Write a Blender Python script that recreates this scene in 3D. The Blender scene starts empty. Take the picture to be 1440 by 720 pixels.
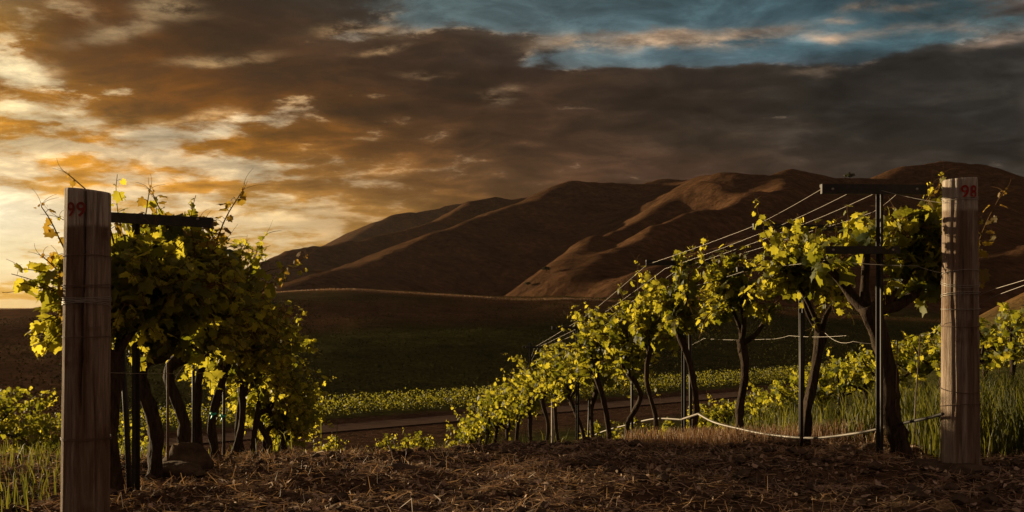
import bpy, math, random
import numpy as np
from mathutils import Vector
S = bpy.context.scene
C = S.collection
R = math.radians
PI = math.pi
F = 1400.0          # focal length in photo pixels, used only for the angles of far terrain and sky
CAMZ = 0.85
HAZE = 0.00001

# ------------------------------------------------------------------ camera
cd = bpy.data.cameras.new('camera'); cam = bpy.data.objects.new('camera', cd); C.objects.link(cam)
cam.location = (0, 0, CAMZ); cam.rotation_euler = (R(90), 0, 0)
cd.sensor_width = 36; cd.lens = 35; cd.shift_y = 70/1440; cd.clip_start = 0.05; cd.clip_end = 20000
S.camera = cam
S.view_settings.view_transform = 'Standard'; S.view_settings.look = 'None'
S.view_settings.gamma = 1; S.view_settings.use_curve_mapping = False
S.view_settings.exposure = 0.86
S.cycles.max_bounces = 6; S.cycles.volume_bounces = 0; S.cycles.transparent_max_bounces = 4
S.cycles.use_denoising = True
S.cycles.sample_clamp_indirect = 3.0

# ------------------------------------------------------------------ sun
SUN_AZ = R(-52); SUN_EL = R(6.0)      # azimuth from +Y (negative = left), elevation
SUN = Vector((math.sin(SUN_AZ)*math.cos(SUN_EL), math.cos(SUN_AZ)*math.cos(SUN_EL), math.sin(SUN_EL)))
sl = bpy.data.lights.new('sun', 'SUN'); so = bpy.data.objects.new('sun', sl); C.objects.link(so)
sl.energy = 5.0; sl.angle = R(0.6); sl.color = (1.0, 0.76, 0.44)
so.rotation_euler = (-SUN).to_track_quat('-Z', 'Y').to_euler()

# ------------------------------------------------------------------ node helpers
def lin(c):
    return tuple(((v/255)/12.92 if v/255 <= .04045 else ((v/255+.055)/1.055)**2.4) for v in c)
class NT:
    def __init__(s, nt): s.nt = nt; s.n = nt.nodes; s.l = nt.links
    def new(s, t, **kw):
        n = s.n.new(t)
        for k, v in kw.items(): setattr(n, k, v)
        return n
    def put(s, sock, v):
        if isinstance(v, bpy.types.NodeSocket): s.l.new(v, sock)
        elif v is not None: sock.default_value = v
    def math(s, op, a, b=None, c=None, clamp=False):
        n = s.new('ShaderNodeMath', operation=op, use_clamp=clamp)
        s.put(n.inputs[0], a)
        if b is not None: s.put(n.inputs[1], b)
        if c is not None: s.put(n.inputs[2], c)
        return n.outputs[0]
    def ramp(s, fac, stops, interp='LINEAR'):
        n = s.new('ShaderNodeValToRGB'); r = n.color_ramp; r.interpolation = interp
        e = r.elements
        while len(e) > 1: e.remove(e[-1])
        e[0].position = stops[0][0]; e[0].color = (*stops[0][1], 1)
        for p, c in stops[1:]:
            x = e.new(p); x.color = (*c, 1)
        s.put(n.inputs[0], fac); return n.outputs[0]
    def mix(s, fac, a, b, blend='MIX'):
        n = s.new('ShaderNodeMix', data_type='RGBA', blend_type=blend)
        s.put(n.inputs[0], fac)
        for k, v in ((6, a), (7, b)):
            if not isinstance(v, bpy.types.NodeSocket): v = (*v[:3], 1)
            s.put(n.inputs[k], v)
        return n.outputs[2]
    def mrange(s, v, a, b, c=0., d=1., smooth=True):
        n = s.new('ShaderNodeMapRange', interpolation_type='SMOOTHSTEP' if smooth else 'LINEAR')
        s.put(n.inputs[0], v); n.inputs[1].default_value = a; n.inputs[2].default_value = b
        n.inputs[3].default_value = c; n.inputs[4].default_value = d
        return n.outputs[0]
    def noise(s, vec, scale, detail=4, rough=.55, dist=0., lac=2., out=0):
        n = s.new('ShaderNodeTexNoise'); s.put(n.inputs['Vector'], vec)
        n.inputs['Scale'].default_value = scale; n.inputs['Detail'].default_value = detail
        n.inputs['Roughness'].default_value = rough; n.inputs['Distortion'].default_value = dist
        n.inputs['Lacunarity'].default_value = lac
        return n.outputs[out]
    def comb(s, x, y, z=0.):
        n = s.new('ShaderNodeCombineXYZ'); s.put(n.inputs[0], x); s.put(n.inputs[1], y); s.put(n.inputs[2], z)
        return n.outputs[0]

# ------------------------------------------------------------------ world
W = bpy.data.worlds.new("World"); S.world = W; W.use_nodes = True
W.node_tree.nodes.clear()
w = NT(W.node_tree)
sky = w.new('ShaderNodeTexSky', sky_type='NISHITA', sun_disc=False, sun_elevation=SUN_EL, sun_rotation=SUN_AZ)
geo = w.new('ShaderNodeTexCoord')
sep = w.new('ShaderNodeSeparateXYZ'); w.l.new(geo.outputs['Generated'], sep.inputs[0])
X, Y, Z = sep.outputs
AZ = w.math('ARCTAN2', X, Y)
EL = w.math('ARCSINE', Z)
PXC = [-200, 0, 120, 240, 360, 480, 600, 720, 840, 960, 1080, 1200, 1320, 1440, 1640]
def azf(px): return (math.atan((px-720)/F)+.65)/1.3
U = w.math('MULTIPLY_ADD', AZ, 1/1.3, .5, clamp=True)
# slightly warp both coordinates so nothing in the layout runs dead straight
def elv(py): return math.atan((430-py)/F)
#SKYDATA
ROWS = [0, 30, 55, 80, 110, 150, 200, 250, 310, 370, 430]
COLS = [0, 120, 240, 360, 480, 600, 720, 840, 960, 1080, 1200, 1320, 1440]
GAP = [  # colour of the open / thin parts of the sky
 [(188,184,172),(150,140,125),(150,135,115),(120,105,90),(84,90,88),(72,90,94),(72,92,98),(66,88,95),(58,82,90),(53,77,87),(50,74,84),(47,70,80),(44,66,74)],
 [(200,190,170),(170,140,105),(150,115,80),(130,110,90),(100,112,110),(80,98,102),(78,98,104),(72,95,103),(64,90,99),(58,85,96),(54,82,93),(51,78,88),(50,74,82)],
 [(225,200,160),(180,140,90),(150,105,65),(130,105,80),(150,140,125),(120,125,122),(92,108,112),(84,106,114),(74,100,110),(66,96,108),(60,92,104),(57,88,98),(56,82,90)],
 [(240,215,160),(185,130,75),(150,110,75),(130,100,75),(150,135,115),(115,120,118),(98,112,115),(88,110,118),(78,104,115),(70,100,112),(64,96,108),(60,90,100),(58,84,92)],
 [(245,225,175),(200,150,85),(160,125,90),(135,105,80),(130,105,82),(115,100,88),(105,100,95),(90,98,100),(80,92,97),(78,94,105),(68,88,98),(62,84,92),(62,84,92)],
 [(248,225,175),(228,205,160),(215,190,150),(210,185,145),(175,135,95),(130,100,75),(115,95,80),(100,88,78),(90,84,80),(78,80,80),(68,76,80),(64,72,74),(60,68,70)],
 [(240,215,160),(222,195,150),(205,185,150),(200,180,145),(175,155,125),(150,125,95),(120,98,78),(100,82,70),(88,74,66),(74,68,62),(64,62,60),(58,58,56),(54,54,52)],
 [(238,212,165),(228,195,145),(215,185,140),(208,185,145),(190,160,120),(160,125,88),(125,98,76),(105,82,68),(92,72,62),(78,66,58),(66,60,55),(58,55,50),(52,50,47)],
 [(240,225,190),(236,212,168),(228,198,150),(220,190,140),(195,158,108),(168,130,88),(132,100,74),(108,84,68),(94,76,66),(80,68,60),(68,60,54),(58,54,50),(52,48,45)],
 [(236,214,165),(232,205,155),(224,196,146),(218,190,142),(196,160,110),(168,130,88),(132,100,74),(108,84,68),(94,76,66),(80,68,60),(68,60,54),(58,54,50),(52,48,45)],
 [(228,190,125),(222,184,122),(212,174,116),(205,165,110),(180,140,95),(150,115,80),(120,92,68),(100,78,62),(90,72,60),(78,64,56),(66,58,52),(58,52,48),(50,46,44)],
]
CLD = [  # colour of the cloud bodies
 [(96,92,86),(74,62,48),(52,42,34),(50,42,35),(58,52,46),(60,60,58),(60,66,66),(56,64,66),(56,66,68),(60,64,66),(80,76,72),(60,62,62),(48,54,56)],
 [(120,104,84),(92,62,38),(66,46,32),(58,42,32),(62,52,44),(62,56,50),(62,60,56),(70,66,62),(84,78,72),(84,80,76),(96,88,82),(80,76,74),(66,66,66)],
 [(150,120,80),(100,64,34),(78,50,30),(62,44,32),(70,54,42),(64,50,40),(74,64,56),(112,98,86),(126,112,100),(108,98,90),(104,96,88),(84,80,76),(74,70,68)],
 [(170,125,70),(108,70,36),(84,54,30),(66,46,32),(60,44,34),(58,44,36),(56,46,40),(62,54,48),(70,62,56),(70,64,60),(64,62,60),(58,60,60),(56,58,58)],
 [(165,112,55),(118,78,40),(92,60,33),(74,50,32),(64,45,32),(60,43,33),(56,42,34),(54,43,36),(50,44,39),(48,45,41),(48,47,45),(47,48,47),(46,48,48)],
 [(170,116,56),(140,94,46),(108,70,36),(94,62,36),(84,57,35),(72,50,36),(64,47,36),(58,45,37),(54,45,39),(50,46,41),(46,45,43),(45,45,44),(45,46,45)],
 [(196,140,72),(182,126,62),(162,112,58),(140,98,56),(118,82,50),(96,68,46),(80,58,44),(70,54,44),(62,52,44),(54,48,43),(48,46,43),(46,45,43),(44,44,43)],
 [(212,158,88),(202,146,80),(186,134,76),(166,122,74),(142,104,66),(116,84,56),(94,70,52),(82,62,50),(76,58,49),(66,54,47),(56,50,46),(50,47,44),(46,44,42)],
 [(226,184,122),(216,172,108),(204,158,98),(188,146,92),(162,124,80),(136,102,66),(108,80,56),(92,70,54),(84,66,54),(72,58,50),(60,52,46),(52,47,44),(46,44,42)],
 [(222,184,120),(214,174,108),(206,164,100),(196,154,96),(170,132,84),(140,106,70),(110,84,58),(92,70,54),(84,66,54),(72,58,50),(60,52,46),(52,47,44),(46,44,42)],
 [(214,168,100),(206,160,96),(196,150,90),(186,142,86),(160,122,76),(132,100,66),(104,78,56),(88,68,52),(80,62,52),(70,56,48),(58,50,45),(50,46,43),(46,42,40)],
]
COV = [  # how much of the sky the clouds cover (0..1)
 [.62,.85,.98,.95,.60,.15,.08,.10,.10,.20,.35,.35,.45],
 [.66,.96,.98,.95,.75,.45,.15,.12,.10,.15,.45,.50,.50],
 [.68,.95,.98,.95,.62,.70,.55,.60,.62,.58,.55,.50,.48],
 [.66,.96,.98,.98,.90,.85,.70,.28,.18,.15,.20,.38,.38],
 [.66,.95,.96,.98,.98,.95,.95,.85,.75,.70,.62,.90,.60],
 [.56,.66,.90,.78,.95,.98,.95,.98,.95,.85,.98,.98,.92],
 [.66,.66,.66,.70,.72,.85,.95,.98,1.,1.,1.,1.,1.],
 [.46,.48,.52,.55,.65,.80,.98,1.,1.,1.,1.,1.,1.],
 [.12,.18,.28,.40,.62,.85,1.,1.,1.,1.,1.,1.,1.],
 [.20,.25,.32,.40,.55,.80,1.,1.,1.,1.,1.,1.,1.],
 [.45,.50,.50,.50,.60,.80,1.,1.,1.,1.,1.,1.,1.],
]
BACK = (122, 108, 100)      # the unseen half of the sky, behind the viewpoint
def field(nt, u, el, data, conv, back):
    out = None
    for i, (py, row) in enumerate(zip(ROWS, data)):
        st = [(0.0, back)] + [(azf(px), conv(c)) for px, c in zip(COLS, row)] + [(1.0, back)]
        col = nt.ramp(u, st)
        if out is None: out = col; prev = py; continue
        t = nt.mrange(el, elv(prev), elv(py))
        out = nt.mix(t, out, col); prev = py
    return out
# cloud-deck coordinates: the direction carried to a plane overhead
zz = w.math('ADD', w.math('MAXIMUM', Z, 0.0), .20)
Q = w.comb(w.math('MULTIPLY', w.math('DIVIDE', X, zz), .85), w.math('DIVIDE', Y, zz), w.math('MULTIPLY', Z, 2.0))
warp = w.noise(Q, 1.3, 3, .5, out=1)
wsep = w.new('ShaderNodeSeparateXYZ'); w.l.new(warp, wsep.inputs[0])
Uw = w.math('ADD', U, w.math('MULTIPLY', w.math('SUBTRACT', wsep.outputs[0], .5), .045))
Ew = w.math('ADD', EL, w.math('MULTIPLY', w.math('SUBTRACT', wsep.outputs[1], .5), .014))
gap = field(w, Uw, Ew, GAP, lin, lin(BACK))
gh = w.new('ShaderNodeHueSaturation'); gh.inputs['Saturation'].default_value = .86; w.put(gh.inputs['Color'], gap); gap = gh.outputs[0]
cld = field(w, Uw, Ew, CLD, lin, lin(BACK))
cov = field(w, Uw, Ew, COV, lambda v: (v, v, v), (.7, .7, .7))
n1 = w.noise(Q, 4.2, 8, .58, .15)
n2 = w.noise(Q, 11.0, 8, .62, .2)
rag = w.noise(Q, 7.5, 5, .6, .2, out=1)
rs = w.new('ShaderNodeSeparateXYZ'); w.l.new(rag, rs.inputs[0])
Ar = w.math('ADD', AZ, w.math('MULTIPLY', w.math('SUBTRACT', rs.outputs[0], .5), .055))
Er = w.math('ADD', EL, w.math('MULTIPLY', w.math('SUBTRACT', rs.outputs[1], .5), .022))
def blobs(lst):
    """sum of soft ragged patches: direction given by photo point, half-widths in photo pixels, tilt, strength"""
    tot = None
    for px, py, sx, sy, tl, amp in lst:
        a0 = math.atan((px-720)/F); e0 = elv(py)*math.cos(a0)
        a = w.math('SUBTRACT', Ar, a0); b = w.math('SUBTRACT', Er, e0)
        b = w.math('MULTIPLY_ADD', a, -tl, b)
        a = w.math('MULTIPLY', a, F/sx); b = w.math('MULTIPLY', b, F/sy)
        d = w.math('MULTIPLY_ADD', b, b, w.math('MULTIPLY', a, a))
        gss = w.math('POWER', math.e, w.math('MULTIPLY', d, -1.))
        tot = w.math('MULTIPLY', gss, amp) if tot is None else w.math('MULTIPLY_ADD', gss, amp, tot)
    return tot
GAPS = [(25,95,34,15,0,1.0),(110,168,110,10,.0,.55),(25,205,60,9,0,.45),(300,180,95,14,.25,.55),(130,208,90,8,-.05,.45),(240,225,120,7,-.1,.4),(360,235,80,8,0,.35),(60,20,40,22,0,.4),(15,55,30,14,0,.3),
        (890,82,190,11,.02,.55),(1090,82,170,13,.0,.55),(680,20,160,25,0,.4),(1085,135,26,9,0,.35),(1160,120,30,9,0,.3),(445,62,60,8,.15,.3),(1425,130,30,10,0,.25),(1180,25,200,26,0,.3),(700,135,20,8,0,.2),(520,170,26,5,0,.2)]
BODY = [(250,60,190,44,.2,.55),(130,50,60,16,.2,.3),(450,100,160,22,.15,.3),(680,48,90,12,0,.35),(930,112,150,14,0,.4),(1240,112,110,20,.12,.5),(1340,86,40,12,.1,.5),(1050,108,70,18,0,.4),(1400,82,40,8,0,.4),(640,112,180,18,0,.3),(160,165,90,8,.1,.2),(190,150,60,14,.2,.25),(60,172,60,5,0,.3),(430,190,120,22,.1,.3),(700,72,60,14,0,.3),(100,258,200,9,0,.3),(300,262,120,8,.05,.25)]
LIT = [(500,44,44,8,.0,.9),(540,70,26,4,.15,.6),(815,62,52,10,-.05,.95),(925,58,48,10,.05,1.),(1010,54,60,8,.1,.8),(1068,52,60,9,.05,.75),(1160,56,22,6,-.1,.85),(1215,9,20,6,0,.8),(1275,12,36,5,-.05,.6),(1182,30,16,5,0,.6),(1240,46,60,7,.05,.5),(1345,36,40,7,-.1,.45),(1410,54,40,7,.05,.6),(240,12,34,9,0,.45),(175,42,60,10,.3,.30),(700,134,20,7,.1,.55),(598,106,30,6,0,.35),(90,16,30,12,0,.5),(310,84,60,5,.1,.35),(1150,102,30,5,0,.3),(25,100,36,14,0,.9),(270,165,70,6,.2,.4),(70,160,90,5,0,.35)]
cov = w.math('SUBTRACT', w.math('ADD', cov, blobs(BODY)), w.math('MULTIPLY', blobs(GAPS), .72))
lit = blobs(LIT)
nn = w.math('ADD', w.math('MULTIPLY', n1, .58), w.math('MULTIPLY', n2, .42))
nn = w.mrange(nn, .33, .69, 0, 1, False)
dens = w.math('SUBTRACT', cov, nn)               # >0 inside a cloud
mask = w.mrange(dens, -.20, .24)
thick = w.mrange(dens, .0, .7)
edge = w.math('MULTIPLY', w.mrange(dens, -.14, .02), w.mrange(dens, .30, .05))
col = w.mix(mask, gap, cld)
col = w.mix(w.math('MULTIPLY', thick, .52), col, w.mix(1.0, col, (.44, .35, .29), 'MULTIPLY'))
# sunlit rims and sunlit small clouds, warm cream, strongest towards the sun
rimc = w.ramp(U, [(0, lin((70, 70, 70))), (azf(0), lin((255, 236, 196))), (azf(300), lin((238, 205, 160))), (azf(500), lin((215, 180, 140))),
                  (azf(720), lin((196, 168, 138))), (azf(1000), lin((186, 166, 144))), (azf(1440), lin((135, 120, 110))), (1, lin((70, 70, 70)))])
rlow = w.mrange(EL, elv(400), elv(150))
rimn = w.mrange(n2, .50, .68)
edge = w.math('MULTIPLY', w.math('MULTIPLY', edge, rlow), w.math('MULTIPLY', rimn, .38))
litm = w.math('MULTIPLY', lit, w.mrange(n2, .34, .62), clamp=True)
edge = w.math('MAXIMUM', edge, litm)
col = w.mix(edge, col, rimc)
# lumps of light and dark inside the cloud bodies
n3 = w.noise(Q, 5.5, 8, .62, .3)
lump = w.ramp(w.mrange(n3, .32, .68, 0, 1, False), [(0, (.36, .34, .33)), (.55, (.80, .78, .76)), (1, (1.5, 1.44, 1.36))])
col = w.mix(w.mrange(EL, elv(400), elv(200), .15, 1), col, w.mix(1.0, col, lump, 'MULTIPLY'))
col = w.mix(1.0, col, w.ramp(U, [(0, (1, 1, 1)), (azf(700), (1, 1, 1)), (azf(1100), (1.22, 1.17, 1.13)), (1, (1.25, 1.18, 1.14))]), 'MULTIPLY')
hs = w.new('ShaderNodeHueSaturation'); hs.inputs['Saturation'].default_value = 1.14; hs.inputs['Value'].default_value = 1.0
w.put(hs.inputs['Color'], col); col = hs.outputs[0]
# below the horizon: dark land colour
col = w.mix(w.mrange(Z, -.03, -.005), (.012, .009, .006), col)
bg = w.new('ShaderNodeBackground'); w.put(bg.inputs[0], col); bg.inputs[1].default_value = 0.62
bg2 = w.new('ShaderNodeBackground'); w.put(bg2.inputs[0], sky.outputs[0]); bg2.inputs[1].default_value = 0.0008
ad = w.new('ShaderNodeAddShader'); w.l.new(bg.outputs[0], ad.inputs[0]); w.l.new(bg2.outputs[0], ad.inputs[1])
wo = w.new('ShaderNodeOutputWorld'); w.l.new(ad.outputs[0], wo.inputs[0])
#ENDSKY

# ------------------------------------------------------------------ mesh / object helpers
rng = np.random.default_rng(7)
def tag(o, label=None, cat=None, group=None, kind=None):
    if label: o['label'] = label
    if cat: o['category'] = cat
    if group: o['group'] = group
    if kind: o['kind'] = kind
    return o
def empty(name, loc, rz=0.):
    o = bpy.data.objects.new(name, None); C.objects.link(o); o.location = loc; o.rotation_euler = (0, 0, rz)
    o.empty_display_size = .1
    return o
def mesh_obj(name, V, faces, mat, parent=None, smooth=True, attrs=None, mi=None):
    """V (n,3); faces: list of int arrays (m,k) or one; mat: material or list; mi: per-face material index"""
    me = bpy.data.meshes.new(name)
    if isinstance(faces, np.ndarray): faces = [faces]
    faces = [f for f in faces if len(f)]
    V = np.asarray(V, dtype=np.float32)
    me.vertices.add(len(V)); me.vertices.foreach_set('co', V.ravel())
    nl = sum(f.size for f in faces); nf = sum(len(f) for f in faces)
    me.loops.add(nl); me.polygons.add(nf)
    me.loops.foreach_set('vertex_index', np.concatenate([f.ravel() for f in faces]).astype(np.int32))
    st = []; o = 0
    for f in faces:
        k = f.shape[1]; st.append(o+np.arange(len(f))*k); o += f.size
    me.polygons.foreach_set('loop_start', np.concatenate(st).astype(np.int32))
    if mi is not None: me.polygons.foreach_set('material_index', np.asarray(mi, dtype=np.int32))
    me.polygons.foreach_set('use_smooth', np.full(nf, smooth))
    me.update(calc_edges=True)
    for k, a in (attrs or {}).items():
        a = np.asarray(a, dtype=np.float32)
        if a.ndim == 1:
            at = me.attributes.new(k, 'FLOAT', 'POINT'); at.data.foreach_set('value', a)
        else:
            at = me.attributes.new(k, 'FLOAT_COLOR', 'POINT')
            at.data.foreach_set('color', np.concatenate([a, np.ones((len(a), 1), np.float32)], 1).ravel())
    for m in (mat if isinstance(mat, list) else [mat]): me.materials.append(m)
    ob = bpy.data.objects.new(name, me); C.objects.link(ob)
    if parent: ob.parent = parent
    return ob
class MB:
    """collects tubes, boxes and loose meshes into one mesh"""
    def __init__(s): s.V = []; s.Fq = []; s.Ft = []; s.n = 0
    def add(s, V, q=None, t=None):
        s.V.append(np.asarray(V, float))
        if q is not None and len(q): s.Fq.append(np.asarray(q)+s.n)
        if t is not None and len(t): s.Ft.append(np.asarray(t)+s.n)
        s.n += len(V)
    def tube(s, P, r, k=8, cap=True, rough=0., seed=0):
        P = np.asarray(P, float); n = len(P)
        r = np.broadcast_to(np.asarray(r, float), (n,))
        T = np.gradient(P, axis=0); T /= np.linalg.norm(T, axis=1)[:, None]+1e-9
        ref = np.array([0, 0, 1.]) if abs(T[0, 2]) < .9 else np.array([1., 0, 0])
        A = np.zeros_like(P); a = np.cross(T[0], ref); a /= np.linalg.norm(a)
        for i in range(n):
            a = a-T[i]*np.dot(a, T[i]); a /= np.linalg.norm(a)+1e-9; A[i] = a
        B = np.cross(T, A)
        th = np.arange(k)*2*PI/k
        rr = r[:, None]*np.ones(k)
        if rough:
            g = np.random.default_rng(seed)
            base = g.normal(0, 1, (n, k)); base = (base+np.roll(base, 1, 0)+np.roll(base, 1, 1))/1.7
            ridge = g.normal(0, 1, k)
            rr = rr*(1+rough*(base*.7+ridge[None]*.6))
        V = P[:, None]+rr[..., None]*(np.cos(th)[None, :, None]*A[:, None]+np.sin(th)[None, :, None]*B[:, None])
        V = V.reshape(-1, 3)
        i, j = np.meshgrid(np.arange(n-1), np.arange(k), indexing='ij')
        j2 = (j+1) % k
        q = np.stack([i*k+j, i*k+j2, (i+1)*k+j2, (i+1)*k+j], -1).reshape(-1, 4)
        t = []
        if cap:
            V = np.concatenate([V, P[:1], P[-1:]]); c0, c1 = n*k, n*k+1
            jj = np.arange(k); j2 = (jj+1) % k
            t = np.concatenate([np.stack([np.full(k, c0), j2, jj], 1), np.stack([np.full(k, c1), (n-1)*k+jj, (n-1)*k+j2], 1)])
        s.add(V, q, t)
    def box(s, c, d, rot=None):
        x, y, z = np.array(d)/2
        V = np.array([[a, b, e] for e in (-z, z) for a, b in ((-x, -y), (x, -y), (x, y), (-x, y))])
        if rot is not None: V = V@np.asarray(rot).T
        s.add(V+np.array(c), [[0, 3, 2, 1], [4, 5, 6, 7], [0, 1, 5, 4], [1, 2, 6, 5], [2, 3, 7, 6], [3, 0, 4, 7]])
    def build(s, name, mat, parent=None, smooth=True, attrs=None):
        f = []
        if s.Fq: f.append(np.concatenate(s.Fq))
        if s.Ft: f.append(np.concatenate(s.Ft))
        return mesh_obj(name, np.concatenate(s.V), f, mat, parent, smooth, attrs)
def smooth_path(P, n):
    P = np.asarray(P, float); m = len(P)
    t = np.linspace(0, m-1, n); i = np.clip(t.astype(int), 0, m-2); f = (t-i)[:, None]
    g = lambda k: P[np.clip(k, 0, m-1)]
    p0, p1, p2, p3 = g(i-1), g(i), g(i+1), g(i+2)
    return .5*((2*p1)+(-p0+p2)*f+(2*p0-5*p1+4*p2-p3)*f*f+(-p0+3*p1-3*p2+p3)*f**3)
# value noise
def _h(ix, iy, seed):
    n = (ix.astype(np.int64)*374761393+iy.astype(np.int64)*668265263+seed*1442695041) & 0xffffffff
    n = ((n ^ (n >> 13))*1274126177) & 0xffffffff
    return ((n ^ (n >> 16)) & 0xffff)/65535.
def vnoise(x, y, seed=0):
    ix = np.floor(x); iy = np.floor(y); fx = x-ix; fy = y-iy
    fx = fx*fx*(3-2*fx); fy = fy*fy*(3-2*fy)
    a = _h(ix, iy, seed); b = _h(ix+1, iy, seed); c = _h(ix, iy+1, seed); d = _h(ix+1, iy+1, seed)
    return (a*(1-fx)+b*fx)*(1-fy)+(c*(1-fx)+d*fx)*fy
def fbm(x, y, sc, oct=4, seed=0, g=.5):
    o = 0; a = 1; t = 0
    for k in range(oct):
        o = o+a*(vnoise(x*sc+17.3*k, y*sc-9.1*k, seed+k)-.5); t += a; a *= g; sc *= 2.03
    return o/t*2
def sstep(x, a, b):
    t = np.clip((x-a)/(b-a), 0, 1); return t*t*(3-2*t)

# ------------------------------------------------------------------ materials
def material(name, rough=.9, spec=.2):
    m = bpy.data.materials.new(name); m.use_nodes = True
    n = NT(m.node_tree); b = n.n['Principled BSDF']
    b.inputs['Roughness'].default_value = rough; b.inputs['Specular IOR Level'].default_value = spec
    return m, n, b
def objco(n, out='Object'): return n.new('ShaderNodeTexCoord').outputs[out]
def posn(n): return n.new('ShaderNodeNewGeometry').outputs['Position']
def attr(n, name, out=2):
    a = n.new('ShaderNodeAttribute'); a.attribute_name = name; return a.outputs[out]
def bump(n, b, h, dist, strength=1.):
    k = n.new('ShaderNodeBump'); k.inputs['Distance'].default_value = dist; k.inputs['Strength'].default_value = strength
    n.put(k.inputs['Height'], h); n.l.new(k.outputs[0], b.inputs['Normal'])
M = {}
def simple(name, c, rough=.9, spec=.2, ns=None, var=.3, metal=0., bd=None):
    m, n, b = material(name, rough, spec)
    b.inputs['Metallic'].default_value = metal
    if ns:
        f = n.noise(objco(n), ns, 5, .6)
        cc = n.mix(n.mrange(f, .3, .7, 0, 1, False), tuple(v*(1-var) for v in c), tuple(v*(1+var) for v in c))
        n.put(b.inputs['Base Color'], cc)
        if bd: bump(n, b, f, bd)
    else: b.inputs['Base Color'].default_value = (*c, 1)
    M[name] = m; return m
def leafmat(name, young, old, tyoung, told, tr=.5):
    m, n, b = material(name, .6, .28)
    v = attr(n, 'var')
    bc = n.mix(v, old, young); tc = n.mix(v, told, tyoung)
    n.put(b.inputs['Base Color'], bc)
    t = n.new('ShaderNodeBsdfTranslucent'); n.put(t.inputs[0], tc)
    mx = n.new('ShaderNodeMixShader'); mx.inputs[0].default_value = tr*.76
    n.l.new(b.outputs[0], mx.inputs[1]); n.l.new(t.outputs[0], mx.inputs[2])
    n.l.new(mx.outputs[0], n.n['Material Output'].inputs[0])
    M[name] = m; return m
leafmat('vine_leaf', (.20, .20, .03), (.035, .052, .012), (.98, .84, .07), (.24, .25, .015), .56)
leafmat('tip_leaf', (.22, .12, .03), (.10, .08, .02), (.70, .42, .05), (.45, .30, .03), .5)
leafmat('grass_blade', (.12, .115, .025), (.035, .048, .012), (.42, .38, .05), (.12, .14, .015), .4)
leafmat('dry_grass', (.52, .36, .22), (.20, .10, .055), (.50, .30, .13), (.22, .12, .06), .35)
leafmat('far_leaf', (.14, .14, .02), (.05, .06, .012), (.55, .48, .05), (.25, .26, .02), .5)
def barkmat(name, c1, c2, zs=.18, sc=60, bd=.012):
    m, n, b = material(name, .95, .1)
    p = n.new('ShaderNodeMapping'); n.l.new(objco(n), p.inputs[0]); p.inputs['Scale'].default_value = (1, 1, zs)
    f = n.noise(p.outputs[0], sc, 6, .65, .6)
    n.put(b.inputs['Base Color'], n.mix(n.mrange(f, .35, .7, 0, 1, False), c1, c2))
    bump(n, b, f, bd); M[name] = m; return m
def paint(name, c, wood):      # brushed paint with the wood showing through
    m, n, b = material(name, .85, .1)
    p = n.new('ShaderNodeMapping'); n.l.new(objco(n), p.inputs[0]); p.inputs['Scale'].default_value = (1, 1, .18)
    f = n.noise(p.outputs[0], 170, 5, .6)
    n.put(b.inputs['Base Color'], n.mix(n.mrange(f, .60, .72), c, wood)); M[name] = m
barkmat('vine_bark', (.020, .014, .010), (.080, .055, .036))
barkmat('shoot_bark', (.10, .055, .02), (.16, .10, .03), 1, 40, .001)
simple('dark_steel', (.022, .018, .015), .6, .4, 30, .5, 0., .0006)
simple('wire_metal', (.30, .27, .23), .5, .4, None, 0, .4)
simple('rusty_wire', (.12, .075, .05), .7, .3)
simple('hose', (.17, .145, .115), .5, .4, 6, .15)
simple('black_hose', (.05, .045, .04), .5, .4)
paint('red_paint', (.30, .022, .012), (.45, .36, .28)); (lambda *a: None)('red_paint', (.30, .022, .012), .75, .2, 90, .35)
paint('dull_red_paint', (.22, .04, .025), (.26, .19, .145)); (lambda *a: None)('dull_red_paint', (.22, .04, .025), .8, .2, 90, .35)
simple('green_tape', (.03, .42, .30), .5, .4)
simple('clod', (.085, .06, .042), 1., .05, 14, .45, 0., .02)
simple('shaded_field_leaf', (.062, .060, .020), 1., 0., 8, .3)  # dark, opaque leaf: the shade over the far field is in its colour
simple('bush_leaf', (.05, .05, .018), .9, .1, 8, .4)
def postmat(name, base, pale, ztop, white_to):
    m, n, b = material(name, .92, .12)
    oc = objco(n)
    p = n.new('ShaderNodeMapping'); n.l.new(oc, p.inputs[0]); p.inputs['Scale'].default_value = (1, 1, .045)
    g = n.noise(p.outputs[0], 95, 7, .7, .8)           # fibres running up the post
    p2 = n.new('ShaderNodeMapping'); n.l.new(oc, p2.inputs[0]); p2.inputs['Scale'].default_value = (1, 1, .12)
    g2 = n.noise(p2.outputs[0], 14, 5, .6, .5)
    c = n.mix(n.mrange(g, .32, .68, 0, 1, False), base, pale)
    c = n.mix(n.mrange(g2, .35, .65), c, n.mix(1., c, (.55, .47, .40), 'MULTIPLY'))
    k = n.noise(oc, 7, 4, .5)                            # weather stains
    c = n.mix(n.mrange(k, .56, .72), c, n.mix(1., c, (.6, .5, .42), 'MULTIPLY'))
    s = n.new('ShaderNodeSeparateXYZ'); n.l.new(oc, s.inputs[0])
    zz = n.math('ADD', s.outputs[2], n.math('MULTIPLY', n.math('SUBTRACT', g2, .5), .02))
    wm = n.mrange(zz, white_to-.012, white_to+.010)
    worn = n.mrange(g, .60, .40)
    c = n.mix(n.math('MULTIPLY', wm, n.math('MULTIPLY_ADD', worn, .58, .14)), c, (.62, .56, .48))
    n.put(b.inputs['Base Color'], c)
    bump(n, b, g, .012, .9)
    M[name] = m; return m

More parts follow.
